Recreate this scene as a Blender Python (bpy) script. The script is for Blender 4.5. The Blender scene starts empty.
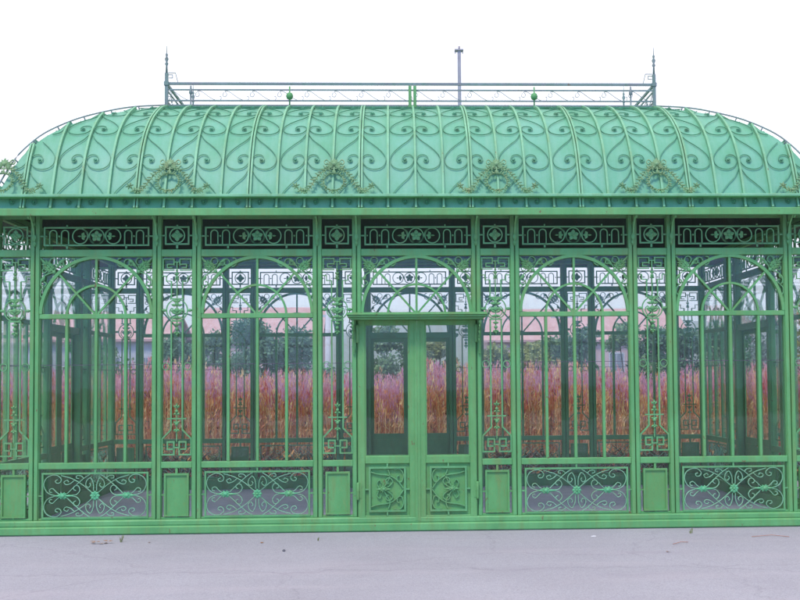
import bpy, math, random
from math import pi, sin, cos, radians
from mathutils import Vector, Matrix

random.seed(7)
scene = bpy.context.scene
col = scene.collection

HAZE = 0.0009
# ------------------------------------------------------------------ measures (metres)
N, W = 0.46, 1.404                # narrow bay, wide bay (post centre to post centre)
HX = W / 2 + 3 * N + 2 * W        # half length of the front wall
D = 3 * W + 2 * N                 # depth of the building
HD = D / 2
PH = 0.05                         # half width of a post
Z_SILL, Z_CHEST, Z_TRANS, Z_HEAD, Z_BEAM, Z_TOP = 0.165, 0.788, 2.5185, 3.2555, 3.665, 3.69
PX = 85.0                         # pixels of the photograph per metre, used as a unit for ornament


def zy(y):
    return (530.7 - y) / PX


# ------------------------------------------------------------------ materials
def new_mat(name):
    m = bpy.data.materials.new(name)
    m.use_nodes = True
    nt = m.node_tree
    for n in list(nt.nodes):
        nt.nodes.remove(n)
    out = nt.nodes.new('ShaderNodeOutputMaterial')
    return m, nt, out


def principled(nt, out, rough=0.5, spec=0.5, metal=0.0):
    b = nt.nodes.new('ShaderNodeBsdfPrincipled')
    b.inputs['Roughness'].default_value = rough
    b.inputs['Specular IOR Level'].default_value = spec
    b.inputs['Metallic'].default_value = metal
    nt.links.new(b.outputs[0], out.inputs['Surface'])
    return b


def noise(nt, scale, detail=4, rough=0.6, vec=None):
    n = nt.nodes.new('ShaderNodeTexNoise')
    n.inputs['Scale'].default_value = scale
    n.inputs['Detail'].default_value = detail
    n.inputs['Roughness'].default_value = rough
    if vec is not None:
        nt.links.new(vec, n.inputs['Vector'])
    return n


def ramp(nt, src, stops):
    r = nt.nodes.new('ShaderNodeValToRGB')
    e = r.color_ramp.elements
    e[0].position, e[0].color = stops[0][0], (*stops[0][1], 1)
    e[1].position, e[1].color = stops[-1][0], (*stops[-1][1], 1)
    for p, c in stops[1:-1]:
        k = e.new(p)
        k.color = (*c, 1)
    nt.links.new(src, r.inputs['Fac'])
    return r


def mixc(nt, fac, a, b):
    m = nt.nodes.new('ShaderNodeMix')
    m.data_type = 'RGBA'
    for sock, v in ((m.inputs['Factor'], fac), (m.inputs[6], a), (m.inputs[7], b)):
        if isinstance(v, (int, float)):
            sock.default_value = v
        elif isinstance(v, tuple):
            sock.default_value = (*v, 1)
        else:
            nt.links.new(v, sock)
    return m.outputs[2]


def coords(nt, kind='Object', scale=(1, 1, 1)):
    t = nt.nodes.new('ShaderNodeTexCoord')
    mp = nt.nodes.new('ShaderNodeMapping')
    mp.inputs['Scale'].default_value = scale
    nt.links.new(t.outputs[kind], mp.inputs['Vector'])
    return mp.outputs[0]


def world_pos(nt, scale=(1, 1, 1)):
    g = nt.nodes.new('ShaderNodeNewGeometry')
    mp = nt.nodes.new('ShaderNodeMapping')
    mp.inputs['Scale'].default_value = scale
    nt.links.new(g.outputs['Position'], mp.inputs['Vector'])
    return mp.outputs[0]


def bump(nt, bsdf, src, strength, dist=0.01):
    b = nt.nodes.new('ShaderNodeBump')
    b.inputs['Strength'].default_value = strength
    b.inputs['Distance'].default_value = dist
    nt.links.new(src, b.inputs['Height'])
    nt.links.new(b.outputs[0], bsdf.inputs['Normal'])


def paint_mat(name, base, dark, wear, wear_amt=0.5, rough=0.5, spec=0.35):
    """old brushed paint on iron: tone patches and small worn flecks"""
    m, nt, out = new_mat(name)
    b = principled(nt, out, rough, spec)
    p = world_pos(nt, (1, 1, 0.55))
    n1 = noise(nt, 2.6, 6, 0.7, p)
    n2 = noise(nt, 30, 5, 0.75, p)
    n3 = noise(nt, 5.5, 5, 0.7, world_pos(nt, (1.6, 1.6, 0.22)))
    hi = tuple(min(1, c * 1.16 + .012) for c in base)
    r1 = ramp(nt, n1.outputs[0], [(0.30, dark), (0.52, base), (0.72, hi)])
    r3 = ramp(nt, n3.outputs[0], [(0.48, (0, 0, 0)), (0.72, (0.75, 0.75, 0.75))])
    c = mixc(nt, r3.outputs[0], r1.outputs[0], tuple(c * .8 for c in wear))
    r2 = ramp(nt, n2.outputs[0], [(0.54, (0, 0, 0)), (0.74, (wear_amt,) * 3)])
    c = mixc(nt, r2.outputs[0], c, wear)
    r4 = ramp(nt, n2.outputs[0], [(0.26, (0.6, 0.6, 0.6)), (0.40, (0, 0, 0))])
    c = mixc(nt, r4.outputs[0], c, tuple(c * .72 for c in dark))
    # a few rusty chips
    n5 = noise(nt, 17, 3, 0.6, p)
    r5 = ramp(nt, n5.outputs[0], [(0.69, (0, 0, 0)), (0.73, (0.8, 0.8, 0.8))])
    c = mixc(nt, r5.outputs[0], c, (0.16, 0.085, 0.04))
    nt.links.new(c, b.inputs['Base Color'])
    rr = ramp(nt, n2.outputs[0], [(0.3, (rough - .08,) * 3), (0.8, (rough + .25,) * 3)])
    nt.links.new(rr.outputs[0], b.inputs['Roughness'])
    bump(nt, b, n2.outputs[0], 0.2, 0.004)
    return m


M = {}
M['frame'] = paint_mat('frame_green_paint', (0.118, 0.352, 0.122), (0.092, 0.295, 0.098), (0.20, 0.33, 0.10))
M['iron'] = paint_mat('scroll_green_paint', (0.120, 0.345, 0.135), (0.086, 0.268, 0.100), (0.20, 0.31, 0.11))
M['door'] = paint_mat('door_green_paint', (0.120, 0.335, 0.108), (0.100, 0.28, 0.084), (0.20, 0.32, 0.10), 0.6)
M['panel'] = paint_mat('panel_green_paint', (0.108, 0.325, 0.105), (0.120, 0.275, 0.080), (0.21, 0.30, 0.09), 0.6)
M['rib'] = paint_mat('rib_green_paint', (0.20, 0.45, 0.26), (0.15, 0.37, 0.195), (0.22, 0.39, 0.17), 0.4)
M['roofscroll'] = paint_mat('roof_scroll_paint', (0.07, 0.27, 0.15), (0.055, 0.22, 0.12), (0.11, 0.22, 0.10), 0.4)
M['wreath'] = paint_mat('wreath_olive_paint', (0.19, 0.34, 0.16), (0.12, 0.26, 0.12), (0.34, 0.36, 0.16), 0.7)
M['rail'] = paint_mat('railing_grey_paint', (0.19, 0.25, 0.24), (0.22, 0.20, 0.225), (0.13, 0.28, 0.18), 0.6)
M['grille'] = paint_mat('grille_lit_green', (0.20, 0.43, 0.25), (0.15, 0.36, 0.19), (0.28, 0.42, 0.20), 0.5)  # paler than the iron: light on the thin bars put into the colour
M['flower'] = paint_mat('rosette_green_paint', (0.11, 0.41, 0.20), (0.09, 0.35, 0.16), (0.24, 0.42, 0.15), 0.5)


def roof_mat():
    m, nt, out = new_mat('roof_turquoise_sheet')
    b = principled(nt, out, 0.5, 0.3)
    p = world_pos(nt, (1, 1, 1))
    n1 = noise(nt, 1.7, 6, 0.68, p)
    n2 = noise(nt, 2.0, 6, 0.7, world_pos(nt, (5.0, 0.8, 0.6)))
    n3 = noise(nt, 38, 4, 0.7, p)
    r1 = ramp(nt, n1.outputs[0], [(0.30, (0.112, 0.350, 0.190)), (0.5, (0.140, 0.390, 0.245)), (0.72, (0.175, 0.42, 0.305))])
    r2 = ramp(nt, n2.outputs[0], [(0.44, (0, 0, 0)), (0.72, (0.6, 0.6, 0.6))])
    c = mixc(nt, r2.outputs[0], r1.outputs[0], (0.215, 0.425, 0.300))
    r3 = ramp(nt, n3.outputs[0], [(0.56, (0, 0, 0)), (0.78, (0.45, 0.45, 0.45))])
    c = mixc(nt, r3.outputs[0], c, (0.11, 0.34, 0.19))
    nt.links.new(c, b.inputs['Base Color'])
    bump(nt, b, n1.outputs[0], 0.25, 0.03)
    return m


M['roof'] = roof_mat()


def glass_mat():
    m, nt, out = new_mat('window_glass')
    tr = nt.nodes.new('ShaderNodeBsdfTransparent')
    tr.inputs[0].default_value = (0.975, 0.988, 0.986, 1)
    gl = nt.nodes.new('ShaderNodeBsdfGlossy')
    gl.inputs['Roughness'].default_value = 0.0
    gl.inputs[0].default_value = (0.92, 0.97, 1.0, 1)
    lw = nt.nodes.new('ShaderNodeLayerWeight')
    lw.inputs['Blend'].default_value = 0.5
    pw = nt.nodes.new('ShaderNodeMath'); pw.operation = 'POWER'
    nt.links.new(lw.outputs['Facing'], pw.inputs[0]); pw.inputs[1].default_value = 4.5
    ma = nt.nodes.new('ShaderNodeMath'); ma.operation = 'MULTIPLY_ADD'
    nt.links.new(pw.outputs[0], ma.inputs[0]); ma.inputs[1].default_value = 0.9; ma.inputs[2].default_value = GLASS_F0
    mx = nt.nodes.new('ShaderNodeMixShader')
    nt.links.new(ma.outputs[0], mx.inputs[0])
    nt.links.new(tr.outputs[0], mx.inputs[1]); nt.links.new(gl.outputs[0], mx.inputs[2])
    nt.links.new(mx.outputs[0], out.inputs['Surface'])
    n = noise(nt, 1.6, 2, 0.5, world_pos(nt))
    bp = nt.nodes.new('ShaderNodeBump')
    bp.inputs['Strength'].default_value = 0.11; bp.inputs['Distance'].default_value = 0.02
    nt.links.new(n.outputs[0], bp.inputs['Height']); nt.links.new(bp.outputs[0], gl.inputs['Normal'])
    return m


GLASS_F0 = 0.026
M['glass'] = glass_mat()


def simple_mat(name, stops, scale=6.0, rough=0.8, spec=0.2, bmp=0.0, vec_scale=(1, 1, 1), detail=5):
    m, nt, out = new_mat(name)
    b = principled(nt, out, rough, spec)
    n = noise(nt, scale, detail, 0.65, world_pos(nt, vec_scale))
    r = ramp(nt, n.outputs[0], stops)
    nt.links.new(r.outputs[0], b.inputs['Base Color'])
    if bmp:
        bump(nt, b, n.outputs[0], bmp, 0.02)
    return m


def leaf_mat(name, a, c, trans=0.25):
    m, nt, out = new_mat(name)
    b = nt.nodes.new('ShaderNodeBsdfPrincipled')
    b.inputs['Roughness'].default_value = 0.6
    b.inputs['Specular IOR Level'].default_value = 0.25
    n = noise(nt, 3.0, 4, 0.7, world_pos(nt))
    r = ramp(nt, n.outputs[0], [(0.3, a), (0.7, c)])
    nt.links.new(r.outputs[0], b.inputs['Base Color'])
    t = nt.nodes.new('ShaderNodeBsdfTranslucent')
    nt.links.new(r.outputs[0], t.inputs[0])
    mx = nt.nodes.new('ShaderNodeMixShader'); mx.inputs[0].default_value = trans
    nt.links.new(b.outputs[0], mx.inputs[1]); nt.links.new(t.outputs[0], mx.inputs[2])
    nt.links.new(mx.outputs[0], out.inputs['Surface'])
    return m


def road_mat():
    m, nt, out = new_mat('pale_road_surface')
    b = principled(nt, out, 0.85, 0.25)
    p = world_pos(nt)
    n1 = noise(nt, 0.55, 5, 0.6, p)
    n2 = noise(nt, 90, 3, 0.7, p)
    n3 = noise(nt, 7, 6, 0.7, p)
    nst = noise(nt, 1.1, 4, 0.6, world_pos(nt, (0.35, 2.2, 1)))
    r1 = ramp(nt, n1.outputs[0], [(0.3, (0.340, 0.318, 0.348)), (0.7, (0.392, 0.370, 0.405))])
    r2 = ramp(nt, n2.outputs[0], [(0.33, (0.62, 0.62, 0.64)), (0.5, (1, 1, 1)), (0.72, (1.22, 1.22, 1.22))])
    mul = nt.nodes.new('ShaderNodeMix'); mul.data_type = 'RGBA'; mul.blend_type = 'MULTIPLY'
    mul.inputs['Factor'].default_value = 0.75
    nt.links.new(r1.outputs[0], mul.inputs[6]); nt.links.new(r2.outputs[0], mul.inputs[7])
    r3 = ramp(nt, n3.outputs[0], [(0.58, (0, 0, 0)), (0.8, (0.35, 0.35, 0.35))])
    c = mixc(nt, r3.outputs[0], mul.outputs[2], (0.27, 0.235, 0.27))
    r4 = ramp(nt, nst.outputs[0], [(0.5, (0, 0, 0)), (0.72, (0.45, 0.45, 0.45))])
    c = mixc(nt, r4.outputs[0], c, (0.43, 0.375, 0.41))
    # hairline cracks
    v = nt.nodes.new('ShaderNodeTexVoronoi'); v.feature = 'DISTANCE_TO_EDGE'
    v.inputs['Scale'].default_value = 0.21
    nd = noise(nt, 2.2, 4, 0.6, p)
    add = nt.nodes.new('ShaderNodeVectorMath'); add.operation = 'MULTIPLY_ADD'
    nt.links.new(nd.outputs['Color'], add.inputs[0]); add.inputs[1].default_value = (0.55, 0.55, 0.55)
    nt.links.new(p, add.inputs[2])
    nt.links.new(add.outputs[0], v.inputs['Vector'])
    rc = ramp(nt, v.outputs['Distance'], [(0.0, (0.20, 0.20, 0.20)), (0.0025, (0, 0, 0))])
    c = mixc(nt, rc.outputs[0], c, (0.12, 0.105, 0.125))
    sx = nt.nodes.new('ShaderNodeSeparateXYZ'); nt.links.new(add.outputs[0], sx.inputs[0])
    ad = nt.nodes.new('ShaderNodeMath'); ad.operation = 'ADD'; nt.links.new(sx.outputs[1], ad.inputs[0]); ad.inputs[1].default_value = 2.38
    ab = nt.nodes.new('ShaderNodeMath'); ab.operation = 'ABSOLUTE'; nt.links.new(ad.outputs[0], ab.inputs[0])
    rj = ramp(nt, ab.outputs[0], [(0.0, (0.42, 0.42, 0.42)), (0.030, (0, 0, 0))])
    mj = nt.nodes.new('ShaderNodeMath'); mj.operation = 'MULTIPLY'
    nt.links.new(rj.outputs[0], mj.inputs[0]); nt.links.new(n3.outputs[0], mj.inputs[1])
    c = mixc(nt, mj.outputs[0], c, (0.14, 0.12, 0.14))
    ns = noise(nt, 0.9, 5, 0.65, world_pos(nt, (0.5, 1.6, 1)))
    rs = ramp(nt, ns.outputs[0], [(0.55, (0, 0, 0)), (0.75, (0.5, 0.5, 0.5))])
    c = mixc(nt, rs.outputs[0], c, (0.285, 0.262, 0.30))
    nf = noise(nt, 210, 2, 0.5, p)
    rf = ramp(nt, nf.outputs[0], [(0.68, (0, 0, 0)), (0.74, (0.6, 0.6, 0.6))])
    c = mixc(nt, rf.outputs[0], c, (0.19, 0.17, 0.19))
    nt.links.new(c, b.inputs['Base Color'])
    bump(nt, b, n2.outputs[0], 0.5, 0.008)
    return m


M['road'] = road_mat()
M['floor'] = simple_mat('greenhouse_floor', [(0.3, (0.46, 0.44, 0.48)), (0.7, (0.58, 0.56, 0.60))], 3.0, 0.85)
M['soil'] = simple_mat('field_soil', [(0.3, (0.075, 0.05, 0.038)), (0.7, (0.17, 0.115, 0.085))], 2.2, 0.95, 0.1, 0.4)
M['stem_orange'] = leaf_mat('straw_orange_stem', (0.66, 0.33, 0.13), (0.78, 0.47, 0.22), 0.4)
M['stem_red'] = leaf_mat('red_brown_stem', (0.58, 0.21, 0.10), (0.70, 0.32, 0.17), 0.4)
M['stem_straw'] = leaf_mat('straw_yellow_stem', (0.68, 0.50, 0.24), (0.80, 0.64, 0.36), 0.4)
M['plume_pink'] = leaf_mat('plume_pink', (0.58, 0.25, 0.33), (0.68, 0.38, 0.45), 0.45)
M['plume_purple'] = leaf_mat('plume_purple', (0.50, 0.23, 0.40), (0.62, 0.36, 0.54), 0.45)
M['plume_red'] = leaf_mat('plume_crimson', (0.52, 0.08, 0.09), (0.60, 0.17, 0.15), 0.4)
M['weed'] = leaf_mat('weed_leaf', (0.075, 0.06, 0.042), (0.16, 0.105, 0.08))
M['weed_green'] = leaf_mat('weed_green_leaf', (0.045, 0.085, 0.03), (0.10, 0.14, 0.06))
M['leaf_dark'] = leaf_mat('dark_leaf', (0.08, 0.17, 0.105), (0.17, 0.28, 0.17))
M['leaf_mid'] = leaf_mat('mid_green_leaf', (0.10, 0.19, 0.08), (0.21, 0.31, 0.14))
M['leaf_pale'] = leaf_mat('pale_yellow_leaf', (0.17, 0.21, 0.07), (0.34, 0.36, 0.14))
M['leaf_yellow'] = leaf_mat('yellow_green_leaf', (0.24, 0.23, 0.03), (0.42, 0.38, 0.06))
M['bark'] = simple_mat('bark', [(0.3, (0.06, 0.045, 0.035)), (0.7, (0.14, 0.11, 0.085))], 9, 0.9, 0.1, 0.5)
M['pink_wall'] = simple_mat('pink_render', [(0.3, (0.46, 0.30, 0.30)), (0.7, (0.54, 0.37, 0.365))], 0.8, 0.85)
M['pink_roof'] = simple_mat('pale_red_tiles', [(0.3, (0.42, 0.235, 0.23)), (0.7, (0.52, 0.32, 0.31))], 1.4, 0.85)
M['grey_wall'] = simple_mat('grey_render', [(0.3, (0.40, 0.38, 0.40)), (0.7, (0.52, 0.50, 0.52))], 0.8, 0.85)
M['dark_pane'] = simple_mat('dark_window', [(0.3, (0.14, 0.14, 0.17)), (0.7, (0.20, 0.20, 0.24))], 1.0, 0.15, 0.5)
M['concrete_pole'] = simple_mat('pale_concrete', [(0.3, (0.46, 0.42, 0.44)), (0.7, (0.58, 0.54, 0.55))], 5, 0.85)
M['pipe'] = simple_mat('galvanised_pipe', [(0.3, (0.30, 0.275, 0.30)), (0.7, (0.40, 0.37, 0.40))], 8, 0.5, 0.4)
M['hill'] = simple_mat('wooded_hill', [(0.3, (0.05, 0.08, 0.05)), (0.7, (0.10, 0.13, 0.08))], 0.03, 0.95, 0.1)
M['painted_shade'] = paint_mat('shade_dark_green', (0.022, 0.06, 0.035), (0.018, 0.045, 0.03), (0.04, 0.06, 0.03), 0.4, 0.7)  # near-black green that paints in the shade under eaves and roof
M['seam'] = simple_mat('pane_joint', [(0.3, (0.10, 0.09, 0.12)), (0.7, (0.14, 0.12, 0.15))], 8, 0.7)
M['dry_leaf'] = simple_mat('dry_leaf', [(0.3, (0.22, 0.09, 0.03)), (0.7, (0.40, 0.20, 0.07))], 60, 0.7)
M['twig'] = simple_mat('dry_twig', [(0.3, (0.38, 0.19, 0.15)), (0.7, (0.50, 0.30, 0.22))], 30, 0.8)
M['stone'] = simple_mat('pebble', [(0.3, (0.10, 0.09, 0.10)), (0.7, (0.18, 0.17, 0.18))], 30, 0.8)
M['paper'] = simple_mat('litter_paper', [(0.3, (0.66, 0.62, 0.64)), (0.7, (0.76, 0.74, 0.75))], 30, 0.8)


# ------------------------------------------------------------------ mesh builder
class MB:
    def __init__(self):
        self.v, self.f, self.mi, self.sm = [], [], [], []

    def add(self, vs, fs, mi=0, smooth=False):
        o = len(self.v)
        self.v += [tuple(p) for p in vs]
        for f in fs:
            self.f.append(tuple(i + o for i in f)); self.mi.append(mi); self.sm.append(smooth)

    def box(self, x0, x1, y0, y1, z0, z1):
        self.add([(x0, y0, z0), (x1, y0, z0), (x1, y1, z0), (x0, y1, z0), (x0, y0, z1), (x1, y0, z1), (x1, y1, z1), (x0, y1, z1)],
                 [(0, 3, 2, 1), (4, 5, 6, 7), (0, 1, 5, 4), (1, 2, 6, 5), (2, 3, 7, 6), (3, 0, 4, 7)])

    def bevbox(self, x0, x1, y0, y1, z0, z1, b=0.004):
        """box with chamfered front (-y) edges"""
        vs = [(x0, y0 + b, z0), (x1, y0 + b, z0), (x1, y1, z0), (x0, y1, z0), (x0, y0 + b, z1), (x1, y0 + b, z1), (x1, y1, z1), (x0, y1, z1),
              (x0 + b, y0, z0 + b), (x1 - b, y0, z0 + b), (x1 - b, y0, z1 - b), (x0 + b, y0, z1 - b)]
        self.add(vs, [(0, 3, 2, 1), (4, 5, 6, 7), (1, 2, 6, 5), (2, 3, 7, 6), (3, 0, 4, 7), (8, 9, 10, 11),
                      (0, 1, 9, 8), (1, 5, 10, 9), (5, 4, 11, 10), (4, 0, 8, 11)])

    def bar(self, path, w, y0, y1, closed=False):
        """flat iron bar bent along a path in the x-z plane, w wide, from y0 to y1 deep"""
        p = [Vector((a, b)) for a, b in path]
        n = len(p)
        if n < 2:
            return
        vs = []
        for i in range(n):
            if closed:
                a, b = p[i - 1], p[(i + 1) % n]
                t1 = (p[i] - a); t2 = (b - p[i])
            else:
                t1 = p[i] - p[i - 1] if i else p[1] - p[0]
                t2 = p[i + 1] - p[i] if i < n - 1 else p[i] - p[i - 1]
            t1 = t1.normalized() if t1.length > 1e-9 else Vector((1, 0))
            t2 = t2.normalized() if t2.length > 1e-9 else t1
            t = t1 + t2
            t = t.normalized() if t.length > 1e-6 else t1
            nn = Vector((-t.y, t.x))
            c = max(0.35, abs(nn.dot(Vector((-t1.y, t1.x)))))
            h = w / 2 / c
            a, b = p[i] + nn * h, p[i] - nn * h
            vs += [(a.x, y0, a.y), (b.x, y0, b.y), (b.x, y1, b.y), (a.x, y1, a.y)]
        fs = []
        m = n if closed else n - 1
        for i in range(m):
            j = (i + 1) % n
            for k in range(4):
                l = (k + 1) % 4
                fs.append((i * 4 + k, i * 4 + l, j * 4 + l, j * 4 + k))
        if not closed:
            fs += [(3, 2, 1, 0), (n * 4 - 4, n * 4 - 3, n * 4 - 2, n * 4 - 1)]
        self.add(vs, fs)

    def tube(self, pts, r, seg=8, cap=True, smooth=True):
        pts = [Vector(p) for p in pts]
        rs = r if isinstance(r, (list, tuple)) else [r] * len(pts)
        vs, fs = [], []
        up = Vector((0.13, 0.27, 0.95))
        for i, p in enumerate(pts):
            t = (pts[min(i + 1, len(pts) - 1)] - pts[max(i - 1, 0)]).normalized()
            u = up if abs(t.dot(up)) < 0.93 else Vector((1, 0.1, 0))
            a = t.cross(u).normalized(); b = t.cross(a)
            for k in range(seg):
                q = 2 * pi * k / seg
                vs.append(p + (a * cos(q) + b * sin(q)) * rs[i])
        for i in range(len(pts) - 1):
            for k in range(seg):
                l = (k + 1) % seg
                fs.append((i * seg + k, i * seg + l, (i + 1) * seg + l, (i + 1) * seg + k))
        if cap:
            fs += [tuple(range(seg))[::-1], tuple(range((len(pts) - 1) * seg, len(pts) * seg))]
        self.add(vs, fs, 0, smooth)

    def lathe(self, prof, cx=0, cy=0, cz=0, seg=10, axis='z'):
        vs, fs = [], []
        for r, z in prof:
            for k in range(seg):
                q = 2 * pi * k / seg
                if axis == 'z':
                    vs.append((cx + r * cos(q), cy + r * sin(q), cz + z))
                elif axis == 'y':
                    vs.append((cx + r * cos(q), cy + z, cz + r * sin(q)))
                else:
                    vs.append((cx + z, cy + r * cos(q), cz + r * sin(q)))
        n = len(prof)
        for i in range(n - 1):
            for k in range(seg):
                l = (k + 1) % seg
                fs.append((i * seg + k, i * seg + l, (i + 1) * seg + l, (i + 1) * seg + k))
        fs += [tuple(range(seg))[::-1], tuple(range((n - 1) * seg, n * seg))]
        self.add(vs, fs, 0, True)

    def leaf(self, x, z, ang, L, w, y=-0.035, th=0.010):
        """small cast leaf in the x-z plane: pointed, ridged towards the viewer"""
        c, s = cos(ang), sin(ang)
        prof = [(0, 0), (0.25, 0.36), (0.55, 0.5), (0.8, 0.26), (1, 0), (0.8, -0.26), (0.55, -0.5), (0.25, -0.36)]
        vs = []
        for a, b in prof:
            u, v = a * L, b * w
            vs.append((x + u * c - v * s, y, z + u * s + v * c))
        k = len(vs)
        for a, b in ((0.3, 0), (0.7, 0)):
            vs.append((x + a * L * c, y - th, z + a * L * s))
        for a, b in prof:
            u, v = a * L, b * w
            vs.append((x + u * c - v * s, y + 0.006, z + u * s + v * c))
        fs = [(0, 1, k), (1, 2, k), (2, k + 1, k), (2, 3, k + 1), (3, 4, k + 1), (4, 5, k + 1), (5, 6, k + 1), (6, k, k + 1), (6, 7, k), (7, 0, k)]
        o = k + 2
        fs.append(tuple(range(o, o + 8)))
        for i in range(8):
            j = (i + 1) % 8
            fs.append((i, j, o + j, o + i))
        self.add(vs, fs)

    def stud(self, x, z, r, y=-0.035, h=0.012, seg=8):
        self.lathe([(r, 0.006), (r, 0), (r * 0.75, -h * 0.6), (r * 0.3, -h)], x, y, z, seg, 'y')

    def rosette(self, x, z, r, n=6, y=-0.035):
        for i in range(n):
            a = 2 * pi * i / n + pi / 2
            self.leaf(x + cos(a) * r * .12, z + sin(a) * r * .12, a, r * 0.88, r * 0.72, y)
        self.stud(x, z, r * 0.26, y - 0.006, 0.012)

    def quad(self, vs, mi=0):
        self.add(vs, [tuple(range(len(vs)))], mi)

    def mesh(self, name, mats):
        me = bpy.data.meshes.new(name)
        me.from_pydata([tuple(map(float, p)) for p in self.v], [], self.f)
        mats = mats if isinstance(mats, (list, tuple)) else [mats]
        for m in mats:
            me.materials.append(m)
        me.polygons.foreach_set('material_index', self.mi)
        me.polygons.foreach_set('use_smooth', self.sm)
        me.update()
        return me


def link(name, me, parent=None, loc=(0, 0, 0), rz=0.0):
    o = bpy.data.objects.new(name, me)
    col.objects.link(o)
    o.location = loc
    o.rotation_euler = (0, 0, rz)
    if parent is not None:
        o.parent = parent
    return o


def tag(o, label, cat, group=None, kind=None):
    if label:
        o['label'] = label
    if cat:
        o['category'] = cat
    if group:
        o['group'] = group
    if kind:
        o['kind'] = kind
    return o


def struct(name, me, loc=(0, 0, 0)):
    o = link(name, me, None, loc)
    o['kind'] = 'structure'
    return o


# ------------------------------------------------------------------ 2-D path helpers
def smooth(pts, n=6, closed=False):
    p = [Vector(q) for q in pts]
    out = []
    k = len(p)
    rng = range(k if closed else k - 1)
    for i in rng:
        p1, p2 = p[i], p[(i + 1) % k]
        p0 = p[i - 1] if (i or closed) else p1 * 2 - p2
        p3 = p[(i + 2) % k] if (closed or i + 2 < k) else p2 * 2 - p1
        for j in range(n):
            t = j / n
            out.append(0.5 * ((2 * p1) + (p2 - p0) * t + (2 * p0 - 5 * p1 + 4 * p2 - p3) * t * t + (3 * p1 - p0 - 3 * p2 + p3) * t ** 3))
    if not closed:
        out.append(p[-1])
    return [tuple(q) for q in out]


def arc(cx, cz, rx, rz, a0, a1, n=24):
    return [(cx + rx * cos(a0 + (a1 - a0) * i / n), cz + rz * sin(a0 + (a1 - a0) * i / n)) for i in range(n + 1)]


def circle(cx, cz, r, n=20):
    return arc(cx, cz, r, r, 0, 2 * pi, n)[:-1]


def spiral(cx, cz, r0, r1, a0, turns, n=22):
    """from radius r0 at angle a0, winding in to r1"""
    out = []
    for i in range(n + 1):
        t = i / n
        r = r0 + (r1 - r0) * t
        a = a0 + turns * 2 * pi * t
        out.append((cx + r * cos(a), cz + r * sin(a)))
    return out


def mir(path):
    return [(-a, b) for a, b in path]


def flip(path, zc):
    return [(a, 2 * zc - b) for a, b in path]


def px(path, yc=None):
    """pixel offsets from a bay centre -> metres"""
    return [(a / PX, zy(b)) for a, b in path]


# ------------------------------------------------------------------ the greenhouse
gh = bpy.data.objects.new('greenhouse', None)
col.objects.link(gh)
tag(gh, 'long green wrought-iron greenhouse with curved turquoise roof and double glass doors', 'greenhouse')

Y0, Y1 = -0.034, -0.018           # scroll bars, front and back face

# ---- shared meshes of the bays (local: x along the wall, -y outside, z up)


def post_mesh():
    m = MB()
    z0, z1 = Z_SILL, Z_TOP
    g = 0.006
    m.bevbox(-PH, -g, -0.05, 0.05, z0, z1, 0.005)
    m.bevbox(g, PH, -0.05, 0.05, z0, z1, 0.005)
    m.box(-g, g, -0.012, 0.012, z0, z1)
    return m.mesh('post', M['frame'])


def bay_frame_mesh(half, mull, transom, sill=True):
    m = MB()
    h = half
    m.bevbox(-h, h, -0.040, 0.04, Z_CHEST - 0.036, Z_CHEST + 0.036, 0.006)
    m.bevbox(-h, h, -0.030, 0.03, Z_SILL, Z_SILL + 0.022, 0.004)
    m.bevbox(-h, h, -0.044, 0.04, Z_HEAD - 0.042, Z_HEAD + 0.042, 0.006)
    if transom:
        m.bevbox(-h, h, -0.040, 0.035, Z_TRANS - 0.028, Z_TRANS + 0.028, 0.005)
    for sx in (1, -1):
        m.box(min(sx * h, sx * (h - .008)), max(sx * h, sx * (h - .008)), -0.028, 0.03, Z_SILL, Z_HEAD + 0.04)
    for x in mull:
        m.bevbox(x - 0.016, x + 0.016, -0.036, 0.02, Z_CHEST + 0.036, Z_TRANS - 0.028, 0.004)
    return m.mesh('bay_frame', M['frame'])


def pane_mesh(x0, x1, zs, y=0.004):
    m = MB()
    for a, b in zs:
        m.box(x0, x1, y, y + 0.005, a, b)
    return m.mesh('pane', M['glass'])


def arch_mesh(cut=None):
    m = MB()
    h = W / 2 - PH
    zc = Z_TRANS + 0.0
    R = h - 0.012
    RZ = Z_HEAD - 0.05 - zc
    m.bar(arc(0, zc, R, RZ, 0.045, pi - 0.045, 48), 0.036, -0.042, -0.004)
    r2, rz2 = 0.338, 0.36
    m.bar(arc(0, zc, r2, rz2, 0.05, pi - 0.05, 32), 0.024, -0.038, -0.006)
    m.bar([(0, zc + 0.028), (0, zc + RZ - 0.018)], 0.026, -0.036, -0.008)
    for s in (1, -1):
        a = radians(47)
        e = (s * R * cos(a) * 0.985, zc + RZ * sin(a) * 0.985)
        m.bar([(s * 0.02, zc + 0.03), e], 0.022, -0.035, -0.007)
    return m.mesh('arch', M['frame'])


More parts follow.
